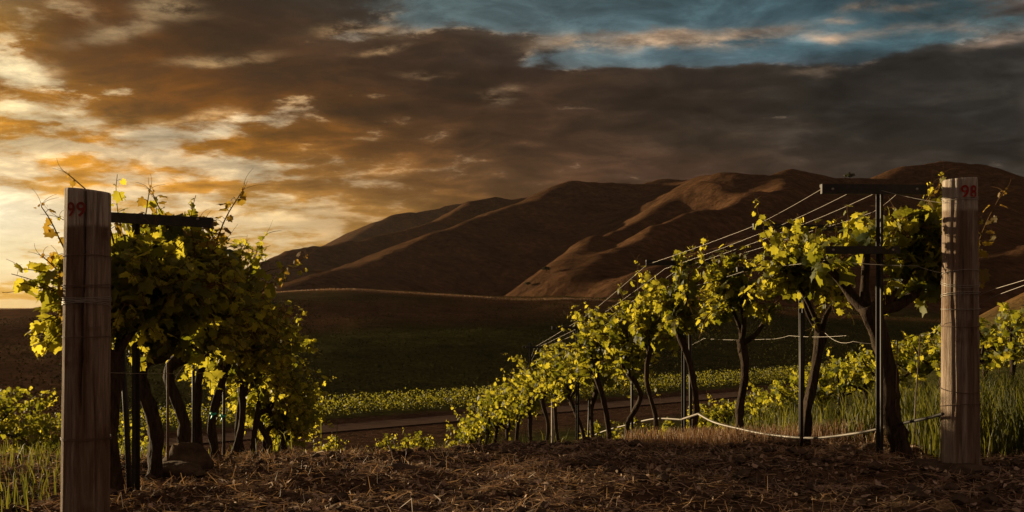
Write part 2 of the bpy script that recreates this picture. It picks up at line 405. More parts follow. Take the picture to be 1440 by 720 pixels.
# ------------------------------------------------------------------ terrain
_ty = np.arange(-60, 420, .25)
_tp = np.interp(_ty, [-60, 0, 5, 6.4, 7.5, 8.5, 9.4, 10.4, 12.7, 15, 16.7, 22, 30, 45, 60, 80, 100, 420],
                [1.2, .05, 0, -.07, -.17, -.36, -.6, -.88, -1.52, -2.15, -2.65, -4.1, -6.4, -10, -12.4, -13.3, -13, -13])
_k = np.ones(7)/7; _tp = np.convolve(np.pad(_tp, 3, 'edge'), _k, 'valid')
def crest_z(u):     # height of the bench crest at y=350 against direction u=x/y
    px = 720+F*u
    py = np.interp(px, [-800, -100, 0, 100, 250, 370, 500, 700, 880, 1000, 1200, 1440, 1800], [440, 437, 436, 433, 424, 413, 406, 404, 396, 388, 378, 366, 350])
    return CAMZ+(430-py)/F*350
def road_d(x, y):   # signed distance beyond the road's centre line
    return (-(x+20)*.78+(y-112)*1.)/math.hypot(.78, 1)
# ridges of the far hills: photo point and distance of each knot
SP = [
 ([(300,420,900),(340,385,1000),(400,358,1050),(440,347,1100),(492,340,1150),(515,338,1200),(547,330,1250),(593,317,1300),(632,303,1370),(663,288,1450),(683,279,1500),(702,277,1550),(733,279,1600),(752,276,1650)], 0.53),
 ([(470,372,1600),(492,342,1800),(520,322,1950),(554,303,2050),(593,297,2100),(632,289,2200),(665,285,2250),(720,290,2300)], 0.50),
 ([(440,392,640),(453,387,680),(477,382,720),(515,371,790),(554,355,860),(589,342,910),(624,325,960),(648,317,1000),(683,305,1050),(698,301,1080),(733,286,1130),(764,273,1180),(795,258,1230),(819,255,1260),(858,258,1300),(900,262,1330),(930,256,1400),(971,255,1450)], 0.45),
 ([(764,386,560),(795,362,640),(827,340,720),(865,321,780),(900,304,840),(935,285,900),(955,272,960)], .95),
 ([(940,262,1450),(972,256,1250),(1000,247,1100),(1035,243,1030),(1082,246,1020),(1133,245,1050),(1183,251,1060),(1230,249,1080),(1246,244,1090),(1270,235,1100),(1319,227,1120),(1350,229,1120),(1386,237,1130),(1440,256,1150),(1560,300,1150)], 0.50),
 ([(811,384,530),(855,352,600),(900,328,660),(960,300,720),(1030,285,780),(1090,268,850),(1120,248,1030)], .85),
 ([(985,256,905),(1010,262,860),(1040,280,820)], 1.06),
 ([(880,392,480),(930,372,520),(990,350,570),(1060,330,640),(1130,310,720),(1200,290,800),(1250,262,980)], .80),
 ([(1020,395,430),(1100,372,480),(1200,345,540),(1300,320,620),(1380,300,760),(1420,270,950)], .62),
 ([(1250,392,400),(1350,372,450),(1440,352,500),(1560,330,560),(1800,300,700)], 0.43),
 ([(100,436,900),(200,430,950),(300,420,1000)], 0.38),
]
def _spine_pts():
    out = []
    for pts, sl_ in SP:
        P = np.array([[(px-720)/F*d, d, CAMZ+(430-py)/F*d] for px, py, d in pts])
        P = smooth_path(P, len(pts)*7)
        out.append((P, sl_))
    return out
SPINES = _spine_pts()
def hills(x, y):
    H = np.full(x.shape, -30.)
    wx = x+fbm(x, y, 1/160, 3, 31)*15; wy = y+fbm(x, y, 1/160, 3, 41)*15
    K = 10.
    acc = np.zeros(x.shape)
    for P, sl_ in SPINES:
        best = np.full(x.shape, -1e9)
        for a, b in zip(P[:-1], P[1:]):
            d = b-a; L = d[0]**2+d[1]**2
            t = np.clip(((wx-a[0])*d[0]+(wy-a[1])*d[1])/L, 0, 1)
            dx = x-(a[0]+t*d[0]); dy = y-(a[1]+t*d[1])
            D = np.sqrt(((wx-(a[0]+t*d[0]))**2+(wy-(a[1]+t*d[1]))**2)*.75+(dx*dx+dy*dy)*.25)
            z = a[2]+t*d[2]-sl_*(np.sqrt(D*D+14**2)-14)
            best = np.maximum(best, z)
        acc += np.exp(np.clip(best/K, -60, 60))
    return np.log(acc+1e-9)*K
def H(x, y):
    x = np.asarray(x, float); y = np.asarray(y, float)
    p = np.interp(y, _ty, _tp)
    s = np.interp(x, [-60, 2, 4.5, 10, 20, 40], [0, 0, .40, .68, 1.03, 1.1])
    fade = 1-sstep(y, 34, 80)
    z = p*(1-s*fade)
    z += .03*np.clip(x-1, -8, 4)*(1-sstep(y, 12, 30))
    z += 5.0*np.exp(-((x-29)/8)**2-((y-52)/13)**2)
    # field rising from the road to the bench, then a dip before the hills
    u = x/np.maximum(y, 30)
    cz = crest_z(u)
    t = np.clip((road_d(x, y)-12)/205, 0, None)
    rise = np.where(t < 1, t**1.12, 1)
    far = sstep(y, 60, 110)
    z = z*(1-far)+(-13+rise*(cz+13))*far
    z = z+far*sstep(y, 110, 150)*(fbm(x, y, 1/55, 3, 25)*2.0+fbm(x, y, 1/14, 3, 26)*.4)*np.clip(rise*2.5, 0, 1)*(1-.75*sstep(rise, .6, .95))
    z = z-sstep(y, 352, 470)*10
    near = 1-sstep(np.hypot(x, y), 12, 22)
    z = z+near*(fbm(x, y, .9, 3, 3)*.035)
    return z
def Hfine(x, y):
    return fbm(x, y, 5, 4, 9)*.045+fbm(x, y, 1.7, 2, 10)*.05*sstep(y, 3, 4)
rad = [0.0]; r = .6
while r < 60: rad.append(r); r *= 1.0135
while r < 520: rad.append(r); r *= 1.018
while r < 2600: rad.append(r); r += 8+r*.004
while r < 15000: rad.append(r); r *= 1.15
rad = np.array(rad)
ang = np.concatenate([np.arange(-180, -34, 2.), np.arange(-34, 34, .14), np.arange(34, 180, 2.)])*PI/180
nr, na = len(rad), len(ang)
RR, AA = np.meshgrid(rad, ang, indexing='ij')
GX = RR*np.sin(AA); GY = RR*np.cos(AA)
GZ = H(GX, GY)+Hfine(GX, GY)*(1-sstep(RR, 9, 16))
hm = (RR > 360) & (GY > 200) & (RR < 3500)
hz = hills(GX[hm], GY[hm])
g0 = GZ[hm]; w1 = sstep(GY[hm], 352, 470)
GZ[hm] = np.maximum(g0, g0*(1-w1)+w1*np.maximum(hz+fbm(GX[hm], GY[hm], 1/35, 4, 77, .6)*2.6-np.abs(fbm(GX[hm]+GY[hm]*.4, GY[hm]*.35, 1/70, 4, 78, .55))*6.5*sstep(hz, 0, 60)+1, g0))
GZ = np.where(RR > 2600, np.where(RR > 3500, -30, GZ-(RR-2600)*.05), GZ)
GV = np.stack([GX, GY, GZ], -1).reshape(-1, 3)
# zone colours: ground cover, plus the bench's sunlit crest and left glow as colour
d2r = road_d(GX, GY)
colr = np.zeros(GX.shape+(3,))
soil = np.array([.085, .055, .036]); verge = np.array([.045, .048, .016]); fieldc = np.array([.050, .050, .018])
drygr = np.array([.17, .095, .042]); brown = np.array([.105, .062, .034]); hillc = np.array([.083, .046, .025])
def lay(c, m): 
    global colr
    colr = colr*(1-m[..., None])+np.array(c)*m[..., None]
colr[:] = soil
nz = fbm(GX, GY, .25, 3, 5)
lay(verge, sstep(GY+nz*2, 9.0, 11)*.9)
lay(verge, sstep(GX-(3.9-.3*GY)+nz*.5, .2, .8)*sstep(GY+nz*.6, 6.6, 7.2)*.85)
lay(np.array([.06, .036, .024]), sstep(d2r, -22, -12)*sstep(GY, 50, 70)*(1-sstep(d2r, 8, 10)))
lay(drygr, np.exp(-((GX-29)/11)**2-((GY-52)/16)**2))
lay(fieldc, sstep(d2r, 8, 12)*sstep(GY, 60, 90))
lay(brown, sstep(d2r+fbm(GX, GY, 1/60, 3, 15)*26, 95, 140)*sstep(GY, 60, 90))
lay(np.array([.058, .046, .022]), sstep(d2r+fbm(GX, GY, 1/60, 3, 16)*16, 165, 190)*sstep(GY, 60, 90))
lay(np.array([.21, .12, .05]), np.exp(-((GY-352)/9.)**2)*(GY > 0)*.9)  # bright strip paints the sunlit bench crest into the ground colour
lay(brown, sstep(-GX/np.maximum(GY, 1), .40, .47)*sstep(GY, 50, 80))  # brown wedge stands in for the warm glow on the left slope
lay(hillc, sstep(GY+fbm(GX, GY, 1/30, 2, 18)*8, 372, 400)*(GY > 0))
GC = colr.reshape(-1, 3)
I, J = np.meshgrid(np.arange(nr-1), np.arange(na), indexing='ij')
J2 = (J+1) % na
Q4 = np.stack([I*na+J, I*na+J2, (I+1)*na+J2, (I+1)*na+J], -1)[:, :, ::-1]
def groundmat(name, nsc, bd, detail_far=False):
    m, n, b = material(name, 1., 0.)
    c = attr(n, 'cover', 0); p = posn(n)
    f = n.noise(p, nsc, 6, .65); f2 = n.noise(p, nsc*.17, 5, .6)
    k = n.ramp(n.mrange(f, .3, .7, 0, 1, False), [(0, (.55, .55, .55)), (1, (1.5, 1.45, 1.4))])
    k2 = n.ramp(n.mrange(f2, .3, .7, 0, 1, False), [(0, (.7, .72, .75)), (1, (1.3, 1.25, 1.2))])
    c = n.mix(1., n.mix(1., c, k, 'MULTIPLY'), k2, 'MULTIPLY')
    n.put(b.inputs['Base Color'], c); bump(n, b, f, bd)
    return m
ringcut = int(np.searchsorted(rad, 372))
def subsheet(name, i0, i1, mat):
    V = GV[i0*na:(i1+1)*na]; f = Q4[i0:i1].reshape(-1, 4)-i0*na
    return tag(mesh_obj(name, V, f, mat, attrs={'cover': GC[i0*na:(i1+1)*na]}), kind='structure')
gmid = int(np.searchsorted(rad, 26))
M['soil'] = groundmat('soil', 22, .02); M['field_ground'] = groundmat('field_ground', 1.1, .25); M['hill_ground'] = groundmat('hill_ground', .16, 1.6)
subsheet('ground', 0, gmid, M['soil'])
subsheet('field', gmid, ringcut, M['field_ground'])
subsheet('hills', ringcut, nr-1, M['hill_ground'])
def zat(x, y): return float(H(np.array([x]), np.array([y]))[0])

# dirt road along the valley floor
m, n, b = material('road_dirt', 1., 0.)
f = n.noise(posn(n), .9, 5, .6)
n.put(b.inputs['Base Color'], n.mix(f, (.07, .045, .035), (.14, .095, .07))); bump(n, b, f, .05); M['road_dirt'] = m
t = np.linspace(-70, 190, 160); cx = -20+t/1.268; cy = 112+t*.78/1.268
ww = np.linspace(-2.9, 2.9, 7)
rx = cx[:, None]+ww[None]*(-.615)*-1; ry = cy[:, None]-ww[None]*.788
rz = H(rx, ry)+.10
i, j = np.meshgrid(np.arange(159), np.arange(6), indexing='ij')
q = np.stack([i*7+j, i*7+j+1, (i+1)*7+j+1, (i+1)*7+j], -1).reshape(-1, 4)
tag(mesh_obj('dirt_road', np.stack([rx, ry, rz], -1).reshape(-1, 3), q, M['road_dirt']), kind='structure')

# ------------------------------------------------------------------ leaves
def leaf_template():
    # five-lobed vine leaf, petiole at the origin, tip along +y, slightly cupped
    out = [(0, 0), (.20, -.14), (.42, -.06), (.36, .10), (.56, .30), (.36, .38), (.38, .62), (.17, .66), (0, .92)]
    pts = out+[(-x, y) for x, y in out[-2:0:-1]]
    V = [(x, y, -.55*(x*x)-.38*(y-.35)**2+.07*math.sin(9*x+7*y)) for x, y in pts]
    V.append((0, .30, -.03))
    n = len(pts)
    T = [(n, i, (i+1) % n) for i in range(n)]
    return np.array(V), np.array(T)
LV, LT = leaf_template()
def norm(a): return a/(np.linalg.norm(a, axis=-1, keepdims=True)+1e-9)
def place_leaves(P, N, D, S_, var, tmplV=None, tmplT=None):
    """P positions, N normals, D tip directions, S_ sizes"""
    tv = LV if tmplV is None else tmplV; tt = LT if tmplT is None else tmplT
    D = norm(D-N*np.sum(D*N, -1, keepdims=True)); Xx = np.cross(D, N)
    k = len(tv)
    V = P[:, None]+S_[:, None, None]*(tv[None, :, 0:1]*Xx[:, None]+tv[None, :, 1:2]*D[:, None]+tv[None, :, 2:3]*N[:, None])
    T = (tt[None]+(np.arange(len(P))*k)[:, None, None]).reshape(-1, 3)
    return V.reshape(-1, 3), T, np.repeat(var, k)
def make_shoot(g, p0, d0, L, droop, nleaf, lsize, mb, leaves, tip=True, centre=None, r0=.0042):
    """a green shoot: adds its stem to mb and its leaves to the list"""
    n = 9; P = [np.array(p0, float)]; d = norm(np.array(d0, float)); side = g.normal(0, .22, 3)
    for i in range(n-1):
        t = i/(n-1)
        d = norm(d+np.array([0, 0, -droop*.5*t])+side*.25+g.normal(0, .09, 3)); P.append(P[-1]+d*L/(n-1))
    P = np.array(P)
    mb.tube(P, np.linspace(r0, max(.0014, r0*.4), n), 4, False)
    for k in range(nleaf):
        t = (k+.4)/nleaf*.97; q = t*(n-1); i = min(int(q), n-2)
        b_ = P[i]+(P[i+1]-P[i])*(q-i); ax = norm(P[i+1]-P[i])
        a = g.uniform(0, 2*PI); s = norm(np.cross(ax, [math.cos(a), math.sin(a), .3]))
        pl = g.uniform(.03, .075)*(1.15-t*.7)
        pt = b_+s*pl+np.array([0, 0, .01])
        mb.tube(np.array([b_, (b_+pt)/2+[0, 0, .006], pt]), max(.0011, r0*.28), 3, False)
        sz = lsize*(1.12-.75*max(0, t-.25))*g.uniform(.65, 1.25)
        nrm = norm(s*.55+np.array([0, 0, .35])+g.normal(0, .5, 3))
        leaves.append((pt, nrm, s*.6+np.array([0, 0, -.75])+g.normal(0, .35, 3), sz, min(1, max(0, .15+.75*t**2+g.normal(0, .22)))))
    if tip:
        # curled tendrils and the unopened bunch at the tip
        for s_ in range(3):
            a = g.uniform(0, 2*PI); o = norm(d*1.2+np.array([math.cos(a), math.sin(a), .2])*.9)
            e = P[-1]; q_ = [e]; 
            for i in range(5):
                o = norm(o+np.array([math.cos(a), math.sin(a), -.1])*.35*(1 if s_ else -.6)); q_.append(q_[-1]+o*L*.045)
            mb.tube(np.array(q_), [.0014, .0013, .0012, .001, .0009, .0008], 3, False)
        for i in range(5):
            leaves.append((P[-1]+g.normal(0, .008, 3), norm(g.normal(0, 1, 3)), d+g.normal(0, .6, 3), lsize*.22, 1.))
def leaves_obj(name, leaves, mat, parent, mb=None, mat2=None):
    if leaves:
        P = np.array([l[0] for l in leaves]); N = np.array([l[1] for l in leaves]); D = np.array([l[2] for l in leaves])
        V, T, var = place_leaves(P, N, D, np.array([l[3] for l in leaves]), np.array([l[4] for l in leaves]))
    else: V = np.zeros((0, 3)); T = np.zeros((0, 3), int); var = np.zeros(0)
    if mb is None: return mesh_obj(name, V, T, mat, parent, True, {'var': var})
    V2 = np.concatenate(mb.V); off = len(V)
    f = [T]; mi = [np.zeros(len(T))]
    for fs in (mb.Fq, mb.Ft):
        if fs:
            a = np.concatenate(fs)+off; f.append(a); mi.append(np.ones(len(a)))
    return mesh_obj(name, np.concatenate([V, V2]), f, [mat, mat2], parent, True, {'var': np.concatenate([var, np.full(len(V2), .5)])}, np.concatenate(mi))

def make_vine(x, y, label, group, seed, h=1.0, top=.48, lean=(0, 0), rt=.030, nshoot=20, nleaf=17, lsize=.07,
              spread=.22, rowdir=(-.28, .96), bend=.06, head=.72, hang=.30, width=.12, name='grapevine', extra=None, armp=None, z=None):
    g = np.random.default_rng(seed)
    z0 = zat(x, y) if z is None else z
    v = empty(name, (x, y, z0)); tag(v, label, 'grapevine', group)
    # trunk
    hx, hy = lean
    b1, b2 = g.normal(0, bend, 2), g.normal(0, bend, 2)
    P = smooth_path([(0, 0, -.12), (b1[0]*.3, b1[1]*.3, .04), (b1[0]+hx*.2, b1[1]+hy*.2, h*.25), (hx*.5+b2[0], hy*.5+b2[1], h*.5), (hx, hy, h*head)], 26)
    rr = np.interp(np.linspace(0, 1, 26), [0, .1, .3, .8, 1], [rt*1.7, rt*1.35, rt, rt*.9, rt*1.25])
    mb = MB(); mb.tube(P, rr, 12, True, .2, seed); mb.build('trunk', M['vine_bark'], v)
    # arms
    head_p = P[-1]; arms = []; mb = MB()
    rd = np.array([rowdir[0], rowdir[1]]); rd = rd/np.linalg.norm(rd); pd = np.array([rd[1], -rd[0]])
    ends = [head_p+np.array([*(rd*a*spread+pd*b*width*1.5), h*(1-head)+g.normal(0, .03)]) for (a, b) in ((1, .55), (-1, -.5), (.5, -1), (-.45, 1))]
    wt = [1, 1, 1, 1]
    if armp: ends = [np.array(e[:3]) for e in armp]; wt = [e[3] for e in armp]
    wt = np.array(wt)/np.sum(wt)
    for e in ends:
        mid = head_p*.5+e*.5+np.array([0, 0, -.05+g.normal(0, .02)])+np.array([*g.normal(0, .03, 2), 0])
        A = smooth_path([head_p-[0, 0, .03], mid, e], 12)
        arms.append(A); mb.tube(A, np.linspace(rt*.72, rt*.34, 12), 7, True, .14, seed+3)
    mb.build('arm', M['vine_bark'], v)
    leaves = []; mb = MB()
    for i in range(nshoot):
        A = arms[int(g.choice(len(arms), p=wt))] if armp else arms[i % 4]; p = A[int(g.integers(8 if armp else 3, 12))]
        out = np.array([*(rd*g.normal(0, .5)+pd*g.normal(0, .75)), g.uniform(.5, 1.2)])
        L = top*g.uniform(.65, 1.15); dr = g.uniform(.05, .45)
        if g.uniform() < hang: out = np.array([*(rd*g.normal(0, .6)+pd*g.choice([-1, 1])*g.uniform(.5, 1)), g.uniform(-.1, .5)]); dr = g.uniform(.8, 1.5); L *= .85
        make_shoot(g, p, out, L, dr, nleaf, lsize, mb, leaves, tip=g.uniform() < .6)
    # small leaves filling the heart of the crown
    cc = np.sum([A[-1]*q for A, q in zip(arms, wt)], 0)
    for i in range(int(nshoot*nleaf*.25)):
        o = np.clip(g.normal(0, 1, 3), -1.4, 1.4)*np.array([spread*.5, spread*.5, top*.25]); o = np.array([*(rd*o[0]+pd*o[1]*width*3.2), o[2]])
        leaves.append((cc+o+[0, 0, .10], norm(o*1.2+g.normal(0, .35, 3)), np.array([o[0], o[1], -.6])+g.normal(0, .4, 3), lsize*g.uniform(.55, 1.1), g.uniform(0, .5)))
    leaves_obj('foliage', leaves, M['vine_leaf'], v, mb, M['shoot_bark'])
    for (p, d, L, nl, sz) in (extra or []):
        mb = MB(); lv = []
        make_shoot(g, np.array(p), np.array(d), L, .12, nl, sz, mb, lv, True, r0=.0060)
        leaves_obj('shoot', lv, M['tip_leaf'], v, mb, M['shoot_bark'])
    return v

ORD = ['first', 'second', 'third', 'fourth', 'fifth', 'sixth', 'seventh', 'eighth', 'ninth', 'tenth', 'eleventh', 'twelfth', 'thirteenth',
       'fourteenth', 'fifteenth', 'sixteenth', 'seventeenth', 'eighteenth', 'nineteenth', 'twentieth']
def rowpos(a, b, px):       # a point of the row x = a + b*y in the direction px
    u = (px-720)/F; y = a/(u-b); return a+b*y, y
# row behind the post marked 98
G98 = 'grapevines in the row behind the post marked 98'
row98 = [(1268, dict(rt=.052, h=1.0, nshoot=38, nleaf=16, top=.40, lean=(-.17, .05), bend=.025, head=.84, spread=.14, hang=.4, width=.12, lsize=.078, armp=[(-.42, .05, 1.10, .12), (-.16, .08, 1.20, .04), (.14, .05, 1.20, .5), (.20, .10, 1.0, .34)],
          extra=[((.44, .12, .95), (.12, 0, 1), .50, 12, .075), ((.10, .05, 1.25), (-.05, 0, 1), .30, 8, .06), ((.46, .15, 1.1), (.2, 0, 1), .42, 10, .06)])),
         (1133, dict(rt=.028, h=1.0, lean=(.10, .0), bend=.03, head=.74, nshoot=38, spread=.14, width=.10, armp=[(-.12, -.05, 1.14, .6), (.26, 0, 1.02, .15), (.0, .0, 1.18, .3)])),
         (1040, dict(rt=.030, h=1.0, lean=(.02, .02), bend=.03, head=.74, nshoot=26, top=.36, spread=.12, width=.10, armp=[(-.12, 0, 1.12, .7), (.25, 0, 1.0, .15), (-.02, .0, 1.15, .35)])),
         (968, dict(rt=.026, h=1.26, top=.50, nshoot=30, lean=(-.08, 0))), (918, dict(rt=.022, h=1.22, lean=(-.03, 0), top=.44)), (886, dict(rt=.024, h=1.14, lean=(-.05, 0))), (852, dict(lean=(-.1, 0))), (826, dict(lean=(.1, 0)))]
row98 += [(p, {}) for p in (800, 781, 762, 745, 729, 714, 700, 687, 674, 662, 650)]
for i, (px, kw) in enumerate(row98):
    x, y = rowpos(3.81, -.30, px)
    lb = {0: 'thick dark gnarled grapevine trunk just left of the post marked 98, foliage against its head',
          1: 'grapevine with a trunk curving right and a forked top, beside a thin upright stake',
          2: 'grapevine on a thin crooked trunk standing alone between the stakes, leafy head above'}.get(i,
          'backlit grapevine, %s in the descending row counted from the post marked 98' % ORD[i])
    d = dict(nshoot=22, nleaf=16, lsize=.068, h=[1.18, 1.1, 1.2, 1.14][i % 4], width=.04, spread=.12, hang=.38, rt=.024)
    if i > 7: d = dict(nshoot=16, nleaf=14, lsize=.064, rt=.022, h=[1.26, 1.12, 1.2, 1.08, 1.22][i % 5], top=.46, width=.06, spread=.15, head=.78, hang=.3)
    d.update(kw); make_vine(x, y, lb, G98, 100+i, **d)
# row behind the post marked 99
G99 = 'grapevines in the row behind the post marked 99'
for i, px in enumerate([166, 218, 258, 284, 306, 325, 342, 356, 368, 379, 388, 396]):
    x, y = rowpos(-1.4, -.103, px)
    ex = None
    if i == 0: ex = [((-.20, 0, .98), (-.38, .1, 1), .46, 12, .075), ((-.12, -.1, .85), (-.32, 0, 1), .38, 14, .075), ((-.14, 0, .8), (-.26, 0, .9), .28, 12, .075), ((-.02, 0, 1.22), (.0, 0, 1), .40, 7, .06), ((-.22, 0, 1.05), (-.1, 0, 1), .26, 5, .06)]
    if 0: ex = [((-.26, 0, .95), (-.42, .1, 1), .52, 8, .085), ((-.22, -.1, .8), (-.35, 0, .9), .45, 8, .085), ((-.05, 0, 1.15), (.0, 0, 1), .40, 6, .05), ((-.3, 0, 1.05), (.05, 0, 1), .28, 5, .06), ((-.2, 0, .75), (-.5, 0, .3), .2, 5, .08)]
    if i == 1: ex = [((-.05, 0, 1.2), (-.05, 0, 1), .40, 11, .075), ((.10, 0, 1.2), (.10, 0, 1), .40, 11, .07), ((.30, 0, 1.05), (.10, 0, 1), .60, 24, .075), ((.2, 0, 1.15), (.10, 0, 1), .3, 12, .075), ((.38, 0, 1.05), (-.05, 0, 1), .42, 16, .08)]
    if i == 4: ex = [((.15, 0, 1.05), (.9, 0, .65), .66, 20, .075), ((.2, 0, 1.1), (.3, 0, 1), .4, 12, .065), ((.2, 0, 1.0), (.9, 0, .4), .5, 16, .08)]
    lb = {0: 'grapevine against the back of the post marked 99, its shoots rising on the left',
          1: 'dark leafy grapevine just right of the post marked 99, under the wooden crossarm'}.get(i,
          'shaded grapevine, %s in the left row counted from the post marked 99' % ORD[i])
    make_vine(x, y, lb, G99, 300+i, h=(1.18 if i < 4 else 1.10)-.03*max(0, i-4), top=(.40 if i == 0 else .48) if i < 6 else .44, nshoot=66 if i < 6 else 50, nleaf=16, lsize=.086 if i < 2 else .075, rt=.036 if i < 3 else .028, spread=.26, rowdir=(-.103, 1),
              hang=.45 if i < 5 else .72, width=.13, bend=.05, head=.6, extra=ex, lean=(.06, 0) if i else (-.02, 0),
              armp=[(-.13, 0, .92, .30), (-.02, .1, 1.06, .42), (.14, .2, 1.03, .28)] if i == 0 else None)
# row beyond on the right
G97 = 'grapevines in the row beyond the post marked 98'
for i, px in enumerate([1470, 1424, 1385, 1330, 1290, 1252, 1215, 1183, 1152, 1124, 1098, 1076, 1056, 1038, 1020, 1004]):
    x, y = rowpos(5.6, -.10, px)
    make_vine(x, y, 'small grapevine in the grassy row on the right, %s from the right edge' % ORD[i], G97, 500+i, h=.85, top=.36, nshoot=17, nleaf=14,
              lsize=.075, rt=.024, rowdir=(-.1, 1), hang=.45, width=.2)
# lower vines whose tops show over the crest of the slope
GL = 'grapevine tops showing over the crest of the slope'
for i, (px, py, d, h) in enumerate([(472, 622, 14, 1), (458, 634, 13.5, 1), (543, 618, 16, 1), (557, 634, 16.5, 1), (588, 613, 17, 1), (602, 622, 16.6, 1), (20, 556, 12, 1), (62, 592, 10.5, 1), (158, 612, 12, 1), (205, 622, 12.5, 1), (-20, 560, 11, 1), (840, 600, 17, 1), (890, 596, 16.5, 1), (940, 592, 15.5, 1), (990, 574, 15, 1), (1018, 566, 14, 1)]):
    x = (px-720)/F*d; zt = CAMZ-(py-430)/F*d; z0 = zat(x, d); hh = max(.5, (zt-z0)-.16)
    where = ['low sunlit vine top right of the left row', 'small vine top touching the foot of the left row', 'tall lit vine top, left of the pair in the middle of the crest',
             'low wide vine top in the middle of the crest', 'leaning lit vine top, right of the middle of the crest', 'vine top nearest the foot of the right row',
             'bushy vine at the left edge, taller of the two', 'bushy vine close left of the post marked 99', 'small lit vine seen just right of the post marked 99 near the ground',
             'small lit vine seen between two trunks of the left row', 'bushy vine cut by the left edge', 'low lit vine seen under the right row, farthest left of five', 'low lit vine seen under the right row, second of five from the left', 'low lit vine seen under the right row, middle of five', 'low lit vine seen under the right row, fourth of five from the left', 'low lit vine seen under the right row, farthest right of five'][i]
    make_vine(x, d, where, GL, 700+i, h=hh, top=.34, nshoot=20 if i < 6 else 26, nleaf=14, lsize=.06, rt=.022, spread=.16 if i < 6 or i > 10 else .32, width=.10 if i < 6 or i > 10 else .2, rowdir=(-.2, 1), hang=.25)

# ------------------------------------------------------------------ posts
postmat('post_wood_right', (.19, .14, .105), (.46, .37, .29), 1.5, 1.335)
postmat('post_wood_left', (.17, .12, .088), (.36, .28, .215), 1.5, 1.265)
def round_post(name, x, y, z0, r0, r1, h, mat, label, seed, cut, lean=(0, 0), cracks=()):
    root = empty(name, (x, y, z0)); tag(root, label, 'post', 'marked end posts')
    g = np.random.default_rng(seed)
    n, k = 60, 96
    zz = np.concatenate([np.linspace(-.25, h-.012, n-1), [h]]); th = np.arange(k)*2*PI/k
    TH, ZZ = np.meshgrid(th, zz)
    rr = np.interp(ZZ, [-.25, h], [r0, r1])
    rr = rr*(1+.012*np.sin(2*TH+1+ZZ)+.008*np.sin(5*TH+ZZ*2.2))+fbm(TH*6, ZZ*.9+seed, 1, 3, seed)*.0028
    for (ca, wd, dp, za, zb) in cracks:    # long drying cracks; angle measured from the face towards the viewer
        a = (TH-(-PI/2+ca)+PI) % (2*PI)-PI
        c0 = .06*np.sin(ZZ*5+ca*9)+.02*np.sin(ZZ*19)
        m_ = sstep(ZZ, za, za+.15)*(1-sstep(ZZ, zb-.02, zb+.10))
        rr = rr-dp*np.exp(-((a-c0)/wd)**2)*m_
    rr[-1] *= .975
    lx = ZZ/h*lean[0]; ly = ZZ/h*lean[1]
    V = np.stack([rr*np.cos(TH)+lx, rr*np.sin(TH)+ly, ZZ+(ZZ > h-.02)*(rr*np.cos(TH)*cut)], -1)
    i, j = np.meshgrid(np.arange(n-1), np.arange(k), indexing='ij'); j2 = (j+1) % k
    q = np.stack([i*k+j, i*k+j2, (i+1)*k+j2, (i+1)*k+j], -1).reshape(-1, 4)
    V = V.reshape(-1, 3); V = np.concatenate([V, [[lean[0], lean[1], h+.001]]]); jj = np.arange(k)
    t = np.stack([(n-1)*k+jj, (n-1)*k+(jj+1) % k, np.full(k, len(V)-1)], 1)
    mesh_obj('shaft', V, [q, t], mat, root)
    return root
def digits(root, text, zc, ac, hgt, r, mat, lean=(0, 0), h=1.):
    """painted number wrapped on the round face; ac = angle from the face towards the viewer"""
    cu = bpy.data.curves.new('number', 'FONT'); cu.body = text; cu.size = hgt/.70; cu.align_x = 'CENTER'; cu.offset = hgt*.020
    cu.space_character = 1.08
    o = bpy.data.objects.new('number', cu); C.objects.link(o)
    dg = bpy.context.evaluated_depsgraph_get(); me = bpy.data.meshes.new_from_object(o.evaluated_get(dg))
    bpy.data.objects.remove(o)
    import bmesh
    bm = bmesh.new(); bm.from_mesh(me); bmesh.ops.triangulate(bm, faces=bm.faces)
    bmesh.ops.subdivide_edges(bm, edges=bm.edges, cuts=2)
    for v in bm.verts:
        a = ac+v.co.x/r; zz_ = zc-hgt/2+v.co.y
        v.co = ((r)*math.sin(a)+lean[0]*zz_/h, -(r)*math.cos(a)+lean[1]*zz_/h, zz_)
    bm.to_mesh(me); bm.free(); me.materials.clear(); me.materials.append(mat)
    o = bpy.data.objects.new('number', me); C.objects.link(o); o.parent = root
    return o
def wire_tie(root, zs, r, mat, tilt=0., lean=(0, 0), h=1., wr=.0017, turns=1, dz=.008, seed=0):
    g = np.random.default_rng(seed); mb = MB()
    n = 40*turns; t = np.linspace(0, 2*PI*turns, n+1)
    z = zs+dz*t/(2*PI)+tilt*np.sin(t)*.5+g.normal(0, .0006, n+1)
    rr_ = r+.0025+.0015*np.sin(t*3+seed)
    mb.tube(np.stack([rr_*np.cos(t)+lean[0]*z/h, rr_*np.sin(t)+lean[1]*z/h, z], 1), wr, 5, False)
    return mb.build('wire_tie', mat, root)
